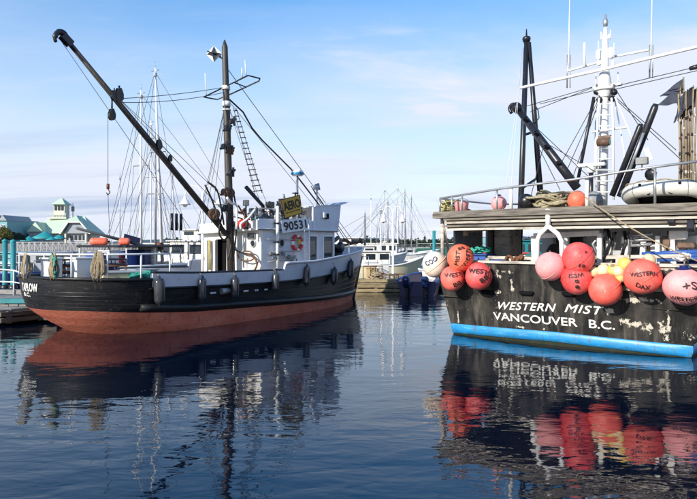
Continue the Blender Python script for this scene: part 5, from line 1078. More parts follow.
P('seam', M['grey_panel'], t, lambda m: [m.tube([tube_p[j]+(V(math.cos(a_)*.0, 0, math.sin(a_))+ (tube_p[j+1]-tube_p[j-1]).normalized().cross(V(0, 0, 1))*math.cos(a_))*(tr+.002) for a_ in [k*.33 for k in range(20)]], .008, 5) for j in (9, 13, 17, 23, 27)])
for s in (-1, 1):
    P('rub_strake', M['rubber'], t, lambda m: m.tube([V(p.x, s*abs(p.y), p.z)+V(-.3 if p.x < .4 else 0, s, .25).normalized()*(tr+.005) for p in tube_p[:11]], .035, 7))
    for yy, up_, rr in ((.2, -.5, .06), (.36, .55, .03)):
        d_ = V(-1, s*.15, up_).normalized(); P('fitting', M['dark'], t, lambda m: m.lathe([(0, .012), (rr, .012), (rr*1.1, -.02)], V(.01, s*yy, .365)+d_*tr, d_, 16))
# flag poles bundled at the right
FL = ['slim bamboo marker pole nearest the dinghy bow', 'bamboo marker pole with the leftmost dark pennant', 'bamboo marker pole with the higher dark pennant', 'marker pole with small dark flag in the middle of the bundle', 'bamboo marker pole with drooping dark flag', 'thin bamboo pole with crumpled flag behind the drooping one', 'bamboo marker pole with folded black flag', 'rightmost bamboo marker pole at the picture edge']
for i, (px, yt, fl) in enumerate(((678.5, 94, 0), (680.5, 86, 1), (683.5, 77, 1), (686, 92, 2), (688.5, 90, 2), (691, 95, 2), (693.5, 86, 2), (697, 88, 2))):
    x = 3.05+.09*(i % 3); a = FR.on_x(px, yt, x); t = thing('flag_pole', FL[i], 'flag pole', FR.wld(V(x, a.y, ZS+.14)), R(50.8), 'marker poles on the shelter deck'); H = a.z-ZS-.14; rg = random.Random(i)
    P('pole', M['bamboo'], t, lambda m: m.tube([(0, 0, 0), (0, .012*(i-3), H*.5), (0, 0, H)], [.026, .024, .018], 8))
    for k in range(5):
        zb = H*(.15+.15*k+.03*rg.random()); P('tape_band', M[('beam_paint', 'rust', 'ink', 'ink')[rg.randrange(4)]], t, lambda m: m.tube([(0, .010*(i-3), zb), (0, .010*(i-3), zb+rg.uniform(.03, .09))], .0265, 8))
    if fl == 1: P('flag', M['flag_dark'], t, lambda m: m.grid([[V(.035*math.sin(k*1.1+j*.5+i), .075*k, lerp(H-.02-.36*k/7, H-.42+.015*math.sin(k+i), j/3)) for j in range(4)] for k in range(8)], smooth=True))
    elif fl == 2: P('flag', M['flag_dark' if i != 6 else 'clothes_black'], t, lambda m: m.grid([[V(.05*math.sin(k*1.9+i)+.02*math.sin(j), .034*k*(1+.25*math.sin(j*.8+i)), H+.03-.09*j-.035*k*(1+.3*math.sin(j+i))) for j in range(6)] for k in range(8)], smooth=True))
# gear lying on the working deck, seen over the rail
def gear(px, x, z=.955): q = FR.on_x(px, 250, x); return FR.wld(V(x, q.y, z))
def gbox(label, px, x, size, mt, z=.955, lid=None, name='fish_tote', cat='tote'): return box_thing(name, label, cat, gear(px, x, z), R(50.8+random.uniform(-8, 8)), size, M[mt], M[lid] if lid else None)
gbox('blue tote behind the rail near the grey locker', 478, .7, (.6, .7, 1.0), 'tote_blue')
gbox('dark blue tote below the white rail bar', 497, .7, (.6, .6, .86), 'tote_blue')
gbox('tan crate on the working deck below the flood light', 656, .5, (.4, .55, .22), 'crate_tan', 2.0, None, 'crate', 'crate')
gbox('long blue bin under the flood light behind the rail', 668, .75, (.5, 1.6, .95), 'tote_blue')
gbox('white insulated bin under the tan crate', 652, .5, (.5, .7, .98), 'tote')
pile('net_heap', 'pale green net heap above the blue tote on the stern', gear(481, .62, 2.01), M['green_light'], .26, 16, 21, 'net', (1, 1, .5), .02)
pile('rope_heap', 'white rope lashing on the rail above the pink buoy', FR.wld(PX(681, 262, -.05)-V(0, 0, .0)), M['white_wire'], .2, 12, 31, 'rope', (.6, 1.2, 1), .018)
gbox('navy folded tarp bundle left of the sky gap', 489, .7, (.45, .5, .16), 'tarp_blue', 2.01, None, 'tarp_bundle', 'tarp') if False else None
# ---------------------------------------------------------------- background boats
def make_boat(label, Fr, L, B, mats, zs=1.3, house=None, masts=(), canopy=None, booms=(), rails=True, stays=True, name='moored_boat', hmat='paint_white', deckmat='deck_wood', roofmat=None, counter=.8, rake=.8):
    t = thing(name, label, 'boat', Fr.o, R(Fr.deg), 'boats moored in the harbour'); H = Hull(L, B, zs, counter, rake)
    sheer = lambda u: zs+.35*max(0, (u+L*.4)/(L*.4))**2
    P('hull', [M[mats[0]], M[mats[1]]], t, lambda m: hull_mesh(m, H, [(lambda u: -.5, 0, 1), (lambda u: 0., 0, 1), (lambda u: .18, 0, 0), (lambda u: zs*.55, 0, 0), (sheer, 0, 0)], 40))
    P('rail_cap', M[mats[2]], t, lambda m: (m.tube(wrap(H, .5, .0, sheer, 24), .05, 6), m.tube(wrap(H, .5, 1, sheer, 24), .05, 6)))
    T = ts(20)[1:-1]; P('deck', M[deckmat], t, lambda m: m.grid([[H.pt(q, zs-.25, -1, .06) for q in T], [H.pt(q, zs-.25, 1, .06) for q in T]], smooth=False))
    if house:
        for (u0, u1, hw, z0, z1, nw) in house:
            P('cabin', M[hmat], t, lambda m: m.box(((u0+u1)/2, 0, (z0+z1)/2), (u1-u0, 2*hw, z1-z0)), .05)
            P('cabin_roof', M[roofmat or hmat], t, lambda m: m.box(((u0+u1)/2, 0, z1+.035), (u1-u0+.3, 2*hw+.24, .07)), .02)
            wz = z1-(z1-z0)*.30; wh = min(.5, (z1-z0)*.36)
            for s in (-1, 1):
                for k in range(nw):
                    x = lerp(u0, u1, (k+.5)/nw); o = P('window', M['steel_black'], t, lambda m: m.box((x, s*(hw+.005), wz), ((u1-u0)/nw*.68, .03, wh)), .01); P('pane', M['glass'], o, lambda m: m.box((x, s*(hw+.023), wz), ((u1-u0)/nw*.58, .01, wh*.82)))
            for k in range(2):
                y = hw*(k-.5); o = P('window', M['steel_black'], t, lambda m: m.box((u0-.005, y, wz), (.03, hw*.7, wh)), .01); P('pane', M['glass'], o, lambda m: m.box((u0-.023, y, wz), (.01, hw*.58, wh*.82)))
    if canopy:
        u0, u1, hw, z = canopy; P('canopy', M['steel_black'], t, lambda m: m.box(((u0+u1)/2, 0, z), (u1-u0, 2*hw, .10)), .02)
        for u in (u0+.1, (u0+u1)/2, u1-.1):
            for s in (-1, 1): P('canopy_post', M['paint_white_clean'], t, lambda m: m.tube([(u, s*(hw-.1), zs-.25), (u, s*(hw-.1), z-.05)], .03, 7))
    for (u, y, h, r, mm, lean) in masts:
        top = V(u+lean, y, h); P('mast', M[mm], t, lambda m: m.tube([(u, y, zs-.3), (u+lean*.6, y, h*.6), top], [r, r*.85, r*.4], 9))
        P('mast_head', M['galv'], t, lambda m: (m.tube([top-V(0, .25, .15), top+V(0, .25, -.15)], .02, 6), m.tube([top, top+V(0, 0, .3)], .012, 5), m.box(top-V(0, 0, .35), (.12, .14, .18))))
        P('crosstree', M['galv'], t, lambda m: m.tube([(u+lean*.6, y-.5, h*.62), (u+lean*.6, y+.5, h*.62)], .025, 6))
        if stays:
            for s in (-1, 1): wire('shroud', top-V(0, 0, .3), V(u-.4, s*B*.95, zs), t, .010); wire('shroud', V(u+lean*.6, y+.5*s, h*.62), V(u+.3, s*B*.95, zs), t, .009)
            wire('stay', top-V(0, 0, .2), V(.3, 0, zs+.4), t, .010); wire('stay', top-V(0, 0, .2), V(-L, 0, zs), t, .010)
    for (a, b, r, mm) in booms: P('boom', M[mm], t, lambda m: m.tube([a, b], [r, r*.7], 8))
    if rails:
        q = [H.pt(k, zs+.55, -1, .08) for k in (.1, .2, .3, .4)]; P('guard_rail', M['galv'], t, lambda m: (m.tube(q, .02, 6), [m.tube([p, p-V(0, 0, .55)], .016, 6) for p in q]))
    return t, H
def lo(Fr, px, py, y): return Fr.on_y(px, py, y)
FA = Frame(-5.4, 39.5, 62)
def mast_for(Fr, px, pt, y, r, mm, lean=0): q = Fr.on_y(px, 243, y); w = Fr.wld(q); return (q.x, y, CH+(HY-pt)/F*w.y, r, mm, lean)
tA, HA = make_boat('grey hulled white cabined troller behind the black boat with tall masts', FA, 12.2, 1.9, ('clad_grey', 'hull_red', 'paint_white_clean'), 1.25,
    house=[(-6.6, -3.2, 1.25, 1.0, 2.35, 3), (-5.9, -4.0, 1.0, 2.42, 2.95, 2)], canopy=(-12.2, -8.6, 1.6, 2.12),
    masts=[mast_for(FA, 141, 90, .6, .075, 'paint_white_clean'), mast_for(FA, 162.5, 70, 0, .085, 'paint_white_clean', -.5), mast_for(FA, 155.5, 135, -.3, .06, 'galv')],
    booms=[(FA.on_y(167, 252, 0), FA.on_y(76, 228, .3), .09, 'steel_grey')])
for px in (177, 181.5, 186): q = FA.on_y(px-5, 240, -.6); P('exhaust_stack', M['steel_black'], tA, lambda m: m.tube([(q.x, q.y, 2.9), (q.x, q.y, 3.75)], .075, 9))
a, b = FA.on_y(124, 236.5, -.1), FA.on_y(140, 241, -.1)
P('name_board', M['navy'], tA, lambda m: m.bar(a, b, .03, .27)); P('boom_block', M['rust'], tA, lambda m: m.box(FA.on_y(160, 246, 0), (.3, .3, .35)), .04)
for i, (px, py, w) in enumerate(((99, 243, 18), (124.5, 243, 11))):
    q = FA.on_y(px, py, -.9); wl = FA.wld(V(q.x, -.9, 2.12+.05+.16)); t = thing('float_buoy', ['long orange float lying on the dark canopy', 'short orange float lying on the dark canopy'][i], 'float', wl, R(8), 'orange floats on the dark canopy'); l = w*wl.y/F/2; r = .165
    P('body', M['orange_buoy'], t, lambda m: m.lathe([(0, -l), (r*.6, -l*.96), (r*.95, -l*.8), (r, -l*.5), (r, l*.5), (r*.95, l*.8), (r*.6, l*.96), (0, l)], (0, 0, 0), (1, 0, 0), 16)); P('eye', M['dark'], t, lambda m: m.tube([(l-.02, 0, 0), (l+.05, 0, 0)], .04, 8))
# deck gear on the troller
for i, (px, mt, s, lb) in enumerate(((96, 'tote_blue', (.6, .6, .8), 'blue bin under the dark canopy, nearest the stern'), (109, 'tote', (.6, .6, .9), 'white bin under the dark canopy'), (117, 'red_plastic', (.4, .4, .75), 'red fuel box under the dark canopy'), (127, 'tote_blue', (.7, .6, .85), 'blue bin under the forward canopy post'), (140, 'tarp_blue', (.9, .9, .9), 'bright blue tarp covered box abaft the troller cabin'), (148, 'beam_paint', (.7, .7, 1.1), 'pale locker abaft the troller cabin'))):
    q = FA.on_y(px, 255, -.8); box_thing('deck_box', lb, 'box', FA.wld(V(q.x, -.8, 1.01)), R(62+i*5), s, M[mt])
# small sailboats and trollers farther off
def sb(label, X, Y, deg, L, B, mats, px_masts, house, zs=1.1, **k):
    Fr = Frame(X, Y, deg); return make_boat(label, Fr, L, B, mats, zs, house=house, masts=[mast_for(Fr, p, t_, 0, r, mm) for p, t_, r, mm in px_masts], **k)
sb('white cabin cruiser with tall window row beyond the black bow', 4.0, 50, 8, 8.5, 1.7, ('paint_white', 'paint_white', 'paint_white_clean'), [(365, 213, .09, 'steel_grey')], [(-6.8, -2.2, 1.35, .8, 2.0, 5), (-6.0, -3.2, 1.1, 2.07, 2.62, 3)])
sb('cream hulled workboat moored behind the wooden float', 4.0, 38.5, 6, 4.6, 1.25, ('cream_hull', 'cream_hull', 'paint_white_clean'), [(381, 206, .05, 'paint_white_clean')], [(-3.2, -1.6, .8, .8, 1.75, 2)], .95)
sb('white troller with radar mast in the middle distance', 7.6, 60, -6, 9.5, 1.8, ('paint_white', 'hull_teal', 'paint_white_clean'), [(405, 190, .07, 'galv'), (398, 186, .06, 'paint_white_clean')], [(-6.5, -3.0, 1.3, .9, 2.2, 4)])
sb('white sailboat with bare mast near the far shore trees', 10.0, 74, 4, 7.5, 1.4, ('paint_white_clean', 'navy', 'paint_white_clean'), [(411.5, 196, .07, 'galv')], [(-5.2, -2.6, .9, .9, 1.5, 3)])
sb('white sailboat moored behind the black bow', 5.2, 66, 10, 7.5, 1.4, ('paint_white_clean', 'hull_red', 'paint_white_clean'), [(388, 200, .06, 'galv')], [(-5.2, -2.6, .9, .9, 1.5, 3)])
sb('grey troller moored off the teal umbrellas', -20.5, 62, 12, 9.0, 1.7, ('paint_white', 'hull_teal', 'paint_white_clean'), [(104, 160, .06, 'galv')], [(-6.5, -3.5, 1.2, .9, 2.1, 3)]) if False else None
sb('small white boat beneath the gangway truss', -18.0, 40, 75, 6.5, 1.3, ('hull_teal', 'navy', 'paint_white_clean'), [], [(-4.2, -2.2, .9, .8, 1.7, 2)], .9, hmat='clad_aqua')
sb('grey cabined boat with navy hull left of the stern rail', -15.2, 36, 85, 6.5, 1.3, ('navy', 'navy', 'tote_blue'), [], [(-4.4, -2.0, 1.0, .8, 1.75, 3)], .9, hmat='clad_grey')
sb('white cabin boat behind the turquoise net heap', -10.6, 48, 75, 9.0, 1.6, ('paint_white_clean', 'hull_teal', 'paint_white_clean'), [(132, 180, .05, 'galv'), (172, 140, .05, 'galv')] if False else [], [(-6.4, -3.0, 1.2, .9, 2.2, 3)], 1.1)
sb('red roofed boat seen through the gap under the shelter deck', 10.2, 31, -12, 6, 1.3, ('paint_white', 'hull_teal', 'paint_white_clean'), [], [(-4.2, -1.6, 1.0, .8, 1.75, 3)], .95, roofmat='red_roof')
sb('teal cabined boat behind the shelter deck post', 16, 46, 8, 8, 1.5, ('hull_teal', 'hull_red', 'paint_white_clean'), [], [(-5.6, -2.2, 1.2, .8, 2.4, 4)], 1.1, hmat='teal_paint')
MS = [('galv', .045), ('paint_white_clean', .05)]
for i, (px, yt, X, Y, hd, lb) in enumerate(((120, 175, 0, 58, 30, 'slim masted sailboat seen above the long orange float'), (151, 120, 0, 52, 80, 'tall masted troller left of the twin lamp post'), (173, 165, 0, 60, 20, 'slim masted sailboat right of the troller masts'), (371, 196, 0, 80, 15, 'distant sailboat right of the black bow'), (377, 204, 0, 92, -10, 'distant sailboat left of the middle lamp post'), (385, 188, 0, 70, 5, 'distant tall masted troller behind the middle lamp post'), (402, 199, 0, 88, 12, 'distant sailboat right of the middle lamp post'), (417, 208, 0, 104, 8, 'farthest small sailboat near the shelter deck corner'))):
    fx = (px-CX)/F*Y; c, s_ = math.cos(R(hd)), math.sin(R(hd)); L_ = 6.5+i*.3; mk, mr_ = MS[i % 2]
    Fr = Frame(fx+L_*.55*c, Y+L_*.55*s_, hd); make_boat(lb, Fr, L_, 1.25, (('paint_white_clean', 'hull_teal', 'paint_white', 'navy')[i % 4], 'hull_red', 'paint_white_clean'), .95, house=[(-L_*.72, -L_*.35, .85, .75, 1.45, 3)], masts=[mast_for(Fr, px, yt, 0, mr_, mk)], booms=[(V(-L_*.58, 0, 2.0), V(-L_*.98, .1, 1.9), .04, 'galv')], stays=i in (1, 2, 5))
for i, (px, Y, hd, mt, lb) in enumerate(((30, 52, 15, 'paint_white_clean', 'small open boat below the left end of the gangway'), (52, 46, 170, 'tote_blue', 'small blue open boat below the gangway'), (74, 50, 20, 'paint_white_clean', 'small white open boat below the pub gable'), (92, 44, 10, 'hull_teal', 'small teal open boat near the dark canopy'), (18, 34, 70, 'paint_white_clean', 'small runabout beside the teal mooring piles'))):
    Fr = Frame((px-CX)/F*Y+2, Y, hd); make_boat(lb, Fr, 4.6, 1.0, (mt, 'navy', 'galv'), .7, house=[(-3.2, -1.9, .7, .5, 1.25, 2)], counter=.3)
# dark green work barge before the far shore
t = thing('work_barge', 'long dark green barge low before the far shore', 'barge', (19, 96, 0)); P('hull', M['shed_green'], t, lambda m: m.prism([(-8.6, -2.5, -.3), (10, -2.5, -.3), (10, -2.5, 1.5), (-9.4, -2.5, 1.5)], (0, 5, 0)), .05); P('deck_rail', M['galv'], t, lambda m: (m.tube([(-9, -2.3, 2.2), (9.8, -2.3, 2.2)], .04, 6), [m.tube([(-9+2*i, -2.3, 1.5), (-9+2*i, -2.3, 2.2)], .03, 6) for i in range(10)])); P('cabin', M['clad_aqua'], t, lambda m: m.box((4, .5, 2.3), (6, 2.6, 1.6)), .05)
t = thing('harbour_shed', 'low white shed on the far shore behind the masts', 'shed', (36, 575, 1.5)); P('wall', M['paint_white_clean'], t, lambda m: m.box((0, 0, 1.5), (16, 8, 3))); P('roof', M['clad_grey'], t, lambda m: m.prism([(-8.4, -4.4, 3), (-8.4, 4.4, 3), (-8.4, 0, 4.8)], (16.8, 0, 0)))
# outboard skiff at the middle
FS = Frame(2.95, 27.4, 78); t = thing('outboard_skiff', 'pale skiff with twin outboards under blue covers by the black stern', 'boat', FS.o, R(78))
def skiff(m):
    for s in (-1, 1): m.grid([[V(0, 0, -.25), V(1.6, 0, -.25), V(3.4, 0, -.1), V(4.4, 0, .6)], [V(0, s*.72, .0), V(1.6, s*.75, 0), V(3.4, s*.55, .15), V(4.4, s*.02, .62)], [V(0, s*.85, .62), V(1.6, s*.9, .66), V(3.4, s*.68, .74), V(4.6, s*.03, .85)]])
    m.prism([(0, -.72, 0), (0, 0, -.25), (0, .72, 0), (0, .85, .62), (0, -.85, .62)], (.05, 0, 0))
P('hull', M['navy'], t, skiff); P('gunwale', M['tote_blue'], t, lambda m: m.tube([(0, -.87, .64), (1.6, -.92, .68), (3.4, -.7, .76), (4.6, 0, .87), (3.4, .7, .76), (1.6, .92, .68), (0, .87, .64)], .045, 7)); P('thwart', M['grey_wood'], t, lambda m: m.box((1.5, 0, .5), (.35, 1.5, .05)))
for i, y in enumerate((.40, -.34)):
    o = thing('outboard_motor', ['outboard motor under a blue cover, left of the pair', 'outboard motor under a blue cover, right of the pair'][i], 'outboard motor', FS.wld(V(-.22, y, .3)), R(78+16*i-6), 'twin outboards on the skiff')
    P('cowl_cover', M['tarp_blue'], o, lambda m: m.prism([V(-.12+x*.75-z*.3, -.14+.02*i, z*.8+.08) for x, z in ((.18, .0), (.26, .28), (.24, .50), (.12, .62), (-.22, .60), (-.36, .48), (-.38, .22), (-.26, .0))], (0, .28, 0)), .06); P('shaft', M['steel_black'], o, lambda m: (m.bar((-.10, 0, .15), (-.06, 0, -.5), .12, .2), m.box((-.12, 0, -.2), (.34, .1, .04)))); P('bracket', M['galv'], o, lambda m: m.box((.14, 0, .2), (.16, .22, .3)), .02)
t = thing('outboard_motor', 'low blue covered motor head beside the twin outboards', 'outboard motor', FS.wld(V(.35, -.95, .62)), 0) if False else None
# gear on the wooden float
pile('rope_heap', 'brown rope heap on the wooden float near the black bow', (1.35, 30.6, .43), M['rope_tan'], .4, 22, 41, 'rope', (1, 1, 1.6), .03)
def rack(label, x, y, rz, s, z=.43):
    t = thing('crab_trap', label, 'trap', (x, y, z), rz, 'traps on the wooden float'); a, b, c = s
    def fr(m):
        for zz in (0.02, c):
            for p, q in (((-a, -b), (a, -b)), ((a, -b), (a, b)), ((a, b), (-a, b)), ((-a, b), (-a, -b))): m.tube([(*p, zz), (*q, zz)], .02, 6)
        for p in ((-a, -b), (a, -b), (a, b), (-a, b)): m.tube([(*p, 0.02), (*p, c)], .02, 6)
    P('frame', M['rust'], t, fr)
    def mesh_(m):
        for i in range(1, 8):
            k = lerp(-a, a, i/8); m.tube([(k, -b, 0.02), (k, -b, c), (k, b, c)], .007, 4, False); k2 = lerp(-b, b, i/8); m.tube([(-a, k2, c), (a, k2, c)], .007, 4, False); m.tube([(-a, -b, c*i/8), (a, -b, c*i/8)], .007, 4, False)
    P('mesh', M['rope_tan'], t, mesh_)
rack('rusty crab trap on the wooden float beside the rope heap', 1.9, 30.4, .2, (.4, .35, .34)); rack('rusty crab trap at the middle of the wooden float', 2.35, 31.0, -.1, (.35, .35, .34)); rack('upright crab trap near the black bow', 1.2, 31.6, .5, (.35, .35, .7))
for k, (x, mt, lb) in enumerate(((1.15, 'crate_tan', 'tan crate near the black bow on the float'), (1.75, 'tote', 'white bin on the wooden float behind the crab traps'))): box_thing('deck_box', lb, 'box', (x, 32.4, .43), .3*k, (.5, .5, .55+.2*k), M[mt])

# ---------------------------------------------------------------- lamp posts
def lamp_post(label, X, Y, z0, H, arm, r, rz=0):
    t = thing('lamp_post', label, 'lamp post', (X, Y, z0), rz, 'white bell lamp posts on the docks'); MWt = M['paint_white_clean']
    P('post', MWt, t, lambda m: m.tube([(0, 0, 0), (0, 0, .3), (0, 0, .32), (0, 0, H)], [.10, .10, .06, .05], 10))
    for s in (-1, 1):
        P('arm', MWt, t, lambda m: m.tube([(0, 0, H-.15)]+[(s*arm*.5*(1-math.cos(a)), 0, H-.15+.42*math.sin(a)) for a in [math.pi*i/8 for i in range(1, 8)]]+[(s*arm, 0, H-.2)], .022, 7))
        o = P('lamp_shade', MWt, t, lambda m: m.lathe([(0, .02), (.05, .0), (.07, -.10), (r*.55, -.16), (r*.72, -.24), (r, -.30), (r*.98, -.33), (r*.6, -.31)], (s*arm, 0, H-.15), (0, 0, 1), 18)); P('bulb', M['sign_white'], o, lambda m: m.ball((s*arm, 0, H-.47), r*.45, 12))
    return t
d = make_dock('plank float hidden along the far side of the black boat', -6, 6, -1.1, 1.1, .45, .3, None, .3, 'x'); w = FT.wld(V(-7, 3.75, 0)); d.location = w; d.rotation_euler.z = R(55)
Yl = FT.wld(V(-4.6, 4.1, 0)).y; p = at(202.5, 243, Yl)
lamp_post('white twin bell lamp post behind the black wheelhouse boat', p.x, Yl, .46, (CH+(HY-190)/F*Yl)-.46-.1, 17.5*Yl/F, .235)
p = at(393, 243, 31.2); lamp_post('white twin bell lamp post on the wooden float', p.x, 31.2, .43, (CH+(HY-212)/F*31.2)-.43, 9.5*31.2/F, .17)
# teal steel piles by the left float
for i, (px, yt, Y) in enumerate(((5, 241.5, 25.2), (13.2, 242, 25.0), (434, 232, 41))):
    p = at(px, yt, Y); t = thing('mooring_pile', ['teal steel mooring pile at the left picture edge', 'teal steel mooring pile nearer the black stern', 'distant teal mooring pile just left of the shelter deck'][i], 'pile', (p.x, Y, 0), 0, 'teal mooring piles'); P('shaft', M['teal_paint'], t, lambda m: m.tube([(0, 0, -1), (0, 0, p.z)], .10, 14)); P('cap', M['tarp_teal'], t, lambda m: m.lathe([(.115, 0), (.115, .05), (0, .12)], (0, 0, p.z), (0, 0, 1), 14)); P('collar', M['steel_black'], t, lambda m: m.lathe([(.16, .5), (.16, .62), (.105, .62)], (0, 0, 0), (0, 0, 1), 14))
# white gangway rail on the left float
t = thing('dock_railing', 'white pipe railing on the grey float at the left edge', 'railing', (-10.6, 21.5, .5)); P('pipe', M['paint_white_clean'], t, lambda m: (m.tube([(-2.6, .4, .95), (-.7, .1, .85), (.2, 0, .55), (.25, 0, 0)], .025, 7), m.tube([(-2.6, .4, .5), (-.7, .1, .45), (.2, 0, .3)], .022, 7), m.tube([(-.7, .1, 0), (-.7, .1, .85)], .022, 7), m.tube([(-1.8, .3, 0), (-1.8, .3, .93)], .022, 7)))
P('toe_board', M['grey_wood'], t, lambda m: m.bar((-2.6, .42, .12), (.2, .03, .1), .03, .14))
t = thing('water_hose', 'yellow hose lying on the grey float behind the stern', 'hose', (-9.9, 19.6, .50)); P('pipe', M['rope_yellow'], t, lambda m: m.tube([(-1.2+.15*i, .25*math.sin(i*.8), .03) for i in range(16)], .025, 7))
# gangway truss ashore
t = thing('gangway', 'grey metal truss gangway below the green roofed pub', 'gangway', at(62, 243, 64)*1); t.location = (at(62, 243, 64).x, 64, 0)
def truss(m):
    n = 16; w = 9.6
    for yy in (-.7, .7):
        m.bar((-w/2, yy, 2.35), (w/2, yy, 2.35), .07, .08); m.bar((-w/2, yy, 1.15), (w/2, yy, 1.15), .08, .1)
        for i in range(n+1): x = -w/2+w*i/n; m.bar((x, yy, 1.15), (x, yy, 2.35), .05, .05, (1, 0, 0))
        for i in range(n): x = -w/2+w*i/n; a, b = ((x, yy, 1.15), (x+w/n, yy, 2.35)) if i % 2 else ((x, yy, 2.35), (x+w/n, yy, 1.15)); m.bar(a, b, .04, .04, (0, 1, 0))
P('truss', M['galv'], t, truss); P('walkway', M['grey_wood'], t, lambda m: m.box((0, 0, 1.08), (9.6, 1.3, .06))); P('leg', M['old_wood'], t, lambda m: m.tube([(-4.6, 0, -1), (-4.6, 0, 1.05)], .18, 9)); P('leg', M['old_wood'], t, lambda m: m.tube([(4.6, 0, -1), (4.6, 0, 1.05)], .18, 9))

# ---------------------------------------------------------------- pub with green roof
YB = 112.0; S = YB/F
bx = lambda px: (px-CX)*S
bz = lambda py: CH+(HY-py)*S
pub = thing('green_roofed_pub', 'waterfront pub with pale green hip roof and square cupola tower', 'building', (bx(63), YB, 2.2)); ox, oy, oz = pub.location
def w2(x, y, z): return V(x-ox, y-oy, z-oz)
def pbox(m, px0, px1, py0, py1, y0, y1): m.box(w2((bx(px0)+bx(px1))/2, (y0+y1)/2, (bz(py0)+bz(py1))/2), (abs(bx(px1)-bx(px0)), y1-y0, abs(bz(py0)-bz(py1))))
P('wall', M['clad_cream'], pub, lambda m: pbox(m, 32, 91, 232, 252, YB, YB+4))
P('wall', M['clad_grey'], pub, lambda m: pbox(m, 71.5, 90, 232, 252, YB-1.2, YB-.02))
def roofm(m):
    e0, e1, r0, r1 = bx(27), bx(94.5), bx(42), bx(74); ze, zr_ = bz(233.5), bz(216); y0, y1 = YB-1.6, YB+5
    A = [w2(e0, y0, ze), w2(e1, y0, ze), w2(e1, y1, ze), w2(e0, y1, ze), w2(r0, (y0+y1)/2, zr_-.6), w2(r1+1.2, (y0+y1)/2, zr_)]
    m.add(A, [(0, 1, 5, 4), (1, 2, 5), (2, 3, 4, 5), (3, 0, 4), (3, 2, 1, 0)])
P('roof', M['roof_green'], pub, roofm)
def gable(m):                                       # jerkin-head gable facing the water, right
    x0, x1, xm = bx(66), bx(95.5), bx(79); ze, zt = bz(234), bz(215.5); y0, y1 = YB-2.4, YB+2.6
    tl, tr_ = bx(74), bx(86); zj = bz(222.5)
    m.add([w2(x0, y0, ze), w2(tl, y0, zj), w2(xm-.4, y0+2.2, zt), w2(tr_, y0, zj), w2(x1, y0, ze), w2(x0, y1, ze), w2(xm-.4, y1, zt), w2(x1, y1, ze)], [(0, 1, 2, 6, 5), (1, 3, 2), (2, 3, 4, 7, 6)])
P('gable_roof', M['roof_green'], pub, gable)
P('gable_wall', M['clad_grey'], pub, lambda m: m.prism([w2(bx(69), YB-1.9, bz(233.6)), w2(bx(93), YB-1.9, bz(233.6)), w2(bx(86), YB-1.9, bz(223.5)), w2(bx(74.6), YB-1.9, bz(223.5))], (0, .6, 0)))
P('gable_trim', M['paint_white_clean'], pub, lambda m: [m.bar(w2(bx(a), YB-2.45, bz(b)), w2(bx(c_), YB-2.45, bz(d_)), .12, .22) for a, b, c_, d_ in ((66, 234, 74, 222.5), (74, 222.5, 86, 222.5), (86, 222.5, 95.5, 234))])
P('left_gable_roof', M['roof_green'], pub, lambda m: m.prism([w2(bx(35), YB-3.0, bz(232)), w2(bx(51), YB-3.0, bz(232)), w2(bx(43.5), YB-3.0, bz(222.5))], (0, 5, 0)))
P('left_gable_wall', M['clad_grey'], pub, lambda m: pbox(m, 36, 50, 232, 250, YB-2.6, YB-.02))
for i, px in enumerate((54, 58.5, 63, 67.5, 75, 79, 83, 87)):
    yy = YB-.03 if px < 70 else YB-1.23; o = P('window', M['paint_white_clean'], pub, lambda m: pbox(m, px-1.9, px+1.9, 234.8, 241, yy-.06, yy)); P('pane', M['glass'], o, lambda m: pbox(m, px-1.5, px+1.5, 235.4, 240.4, yy-.1, yy-.061))
for px in (71, 91): P('column', M['clad_cream'], pub, lambda m: pbox(m, px-.8, px+.8, 234, 252, YB-2.3, YB-1.9))
# cupola tower
P('tower_base', M['clad_cream'], pub, lambda m: pbox(m, 48, 61, 216.5, 224, YB+1.5, YB+4)); P('tower_gallery', M['clad_cream'], pub, lambda m: (pbox(m, 44.5, 63.5, 217.2, 218.6, YB+1, YB+4.5), [pbox(m, x-.15, x+.15, 213.6, 217.2, YB+1, YB+1.06) for x in (45, 48, 51, 54, 57, 60, 63)], pbox(m, 44.5, 63.5, 213.2, 213.8, YB+.98, YB+1.08)))
tb = P('tower', M['clad_cream'], pub, lambda m: pbox(m, 49.5, 60.5, 203.5, 217, YB+1.6, YB+3.6))
for px in (51.6, 55, 58.4): P('pane', M['glass'], tb, lambda m: pbox(m, px-1.2, px+1.2, 205, 210, YB+1.54, YB+1.598))
P('tower_roof', M['roof_green'], pub, lambda m: m.add([w2(bx(47.8), YB+1.0, bz(204)), w2(bx(62.4), YB+1.0, bz(204)), w2(bx(62.4), YB+4.2, bz(204)), w2(bx(47.8), YB+4.2, bz(204)), w2(bx(55.2), YB+2.6, bz(196.5))], [(0, 1, 4), (1, 2, 4), (2, 3, 4), (3, 0, 4), (3, 2, 1, 0)]))
P('tower_mast', M['steel_grey'], pub, lambda m: (m.tube([w2(bx(65.5), YB+3, bz(202)), w2(bx(65.5), YB+3, bz(220))], .07, 6), m.box(w2(bx(65.5), YB+3, bz(208)), (.5, .2, .9))))
def parasol(label, px, py, wpx, Y):
    p = at(px, py, Y); t = thing('parasol', label, 'parasol', (p.x, Y, 2.2), 0, 'teal parasols on the pub terrace'); r = wpx*Y/F/2; h = p.z-2.2
    P('canopy', M['tarp_teal'], t, lambda m: m.lathe([(0, 0), (r*.5, -r*.28), (r, -r*.52), (r, -r*.60)], (0, 0, h), (0, 0, 1), 8)); P('pole', M['galv'], t, lambda m: m.tube([(0, 0, 0), (0, 0, h)], .04, 6)); P('base', M['stone'], t, lambda m: m.lathe([(0, .12), (.3, .1), (.32, 0)], (0, 0, 0), (0, 0, 1), 10))
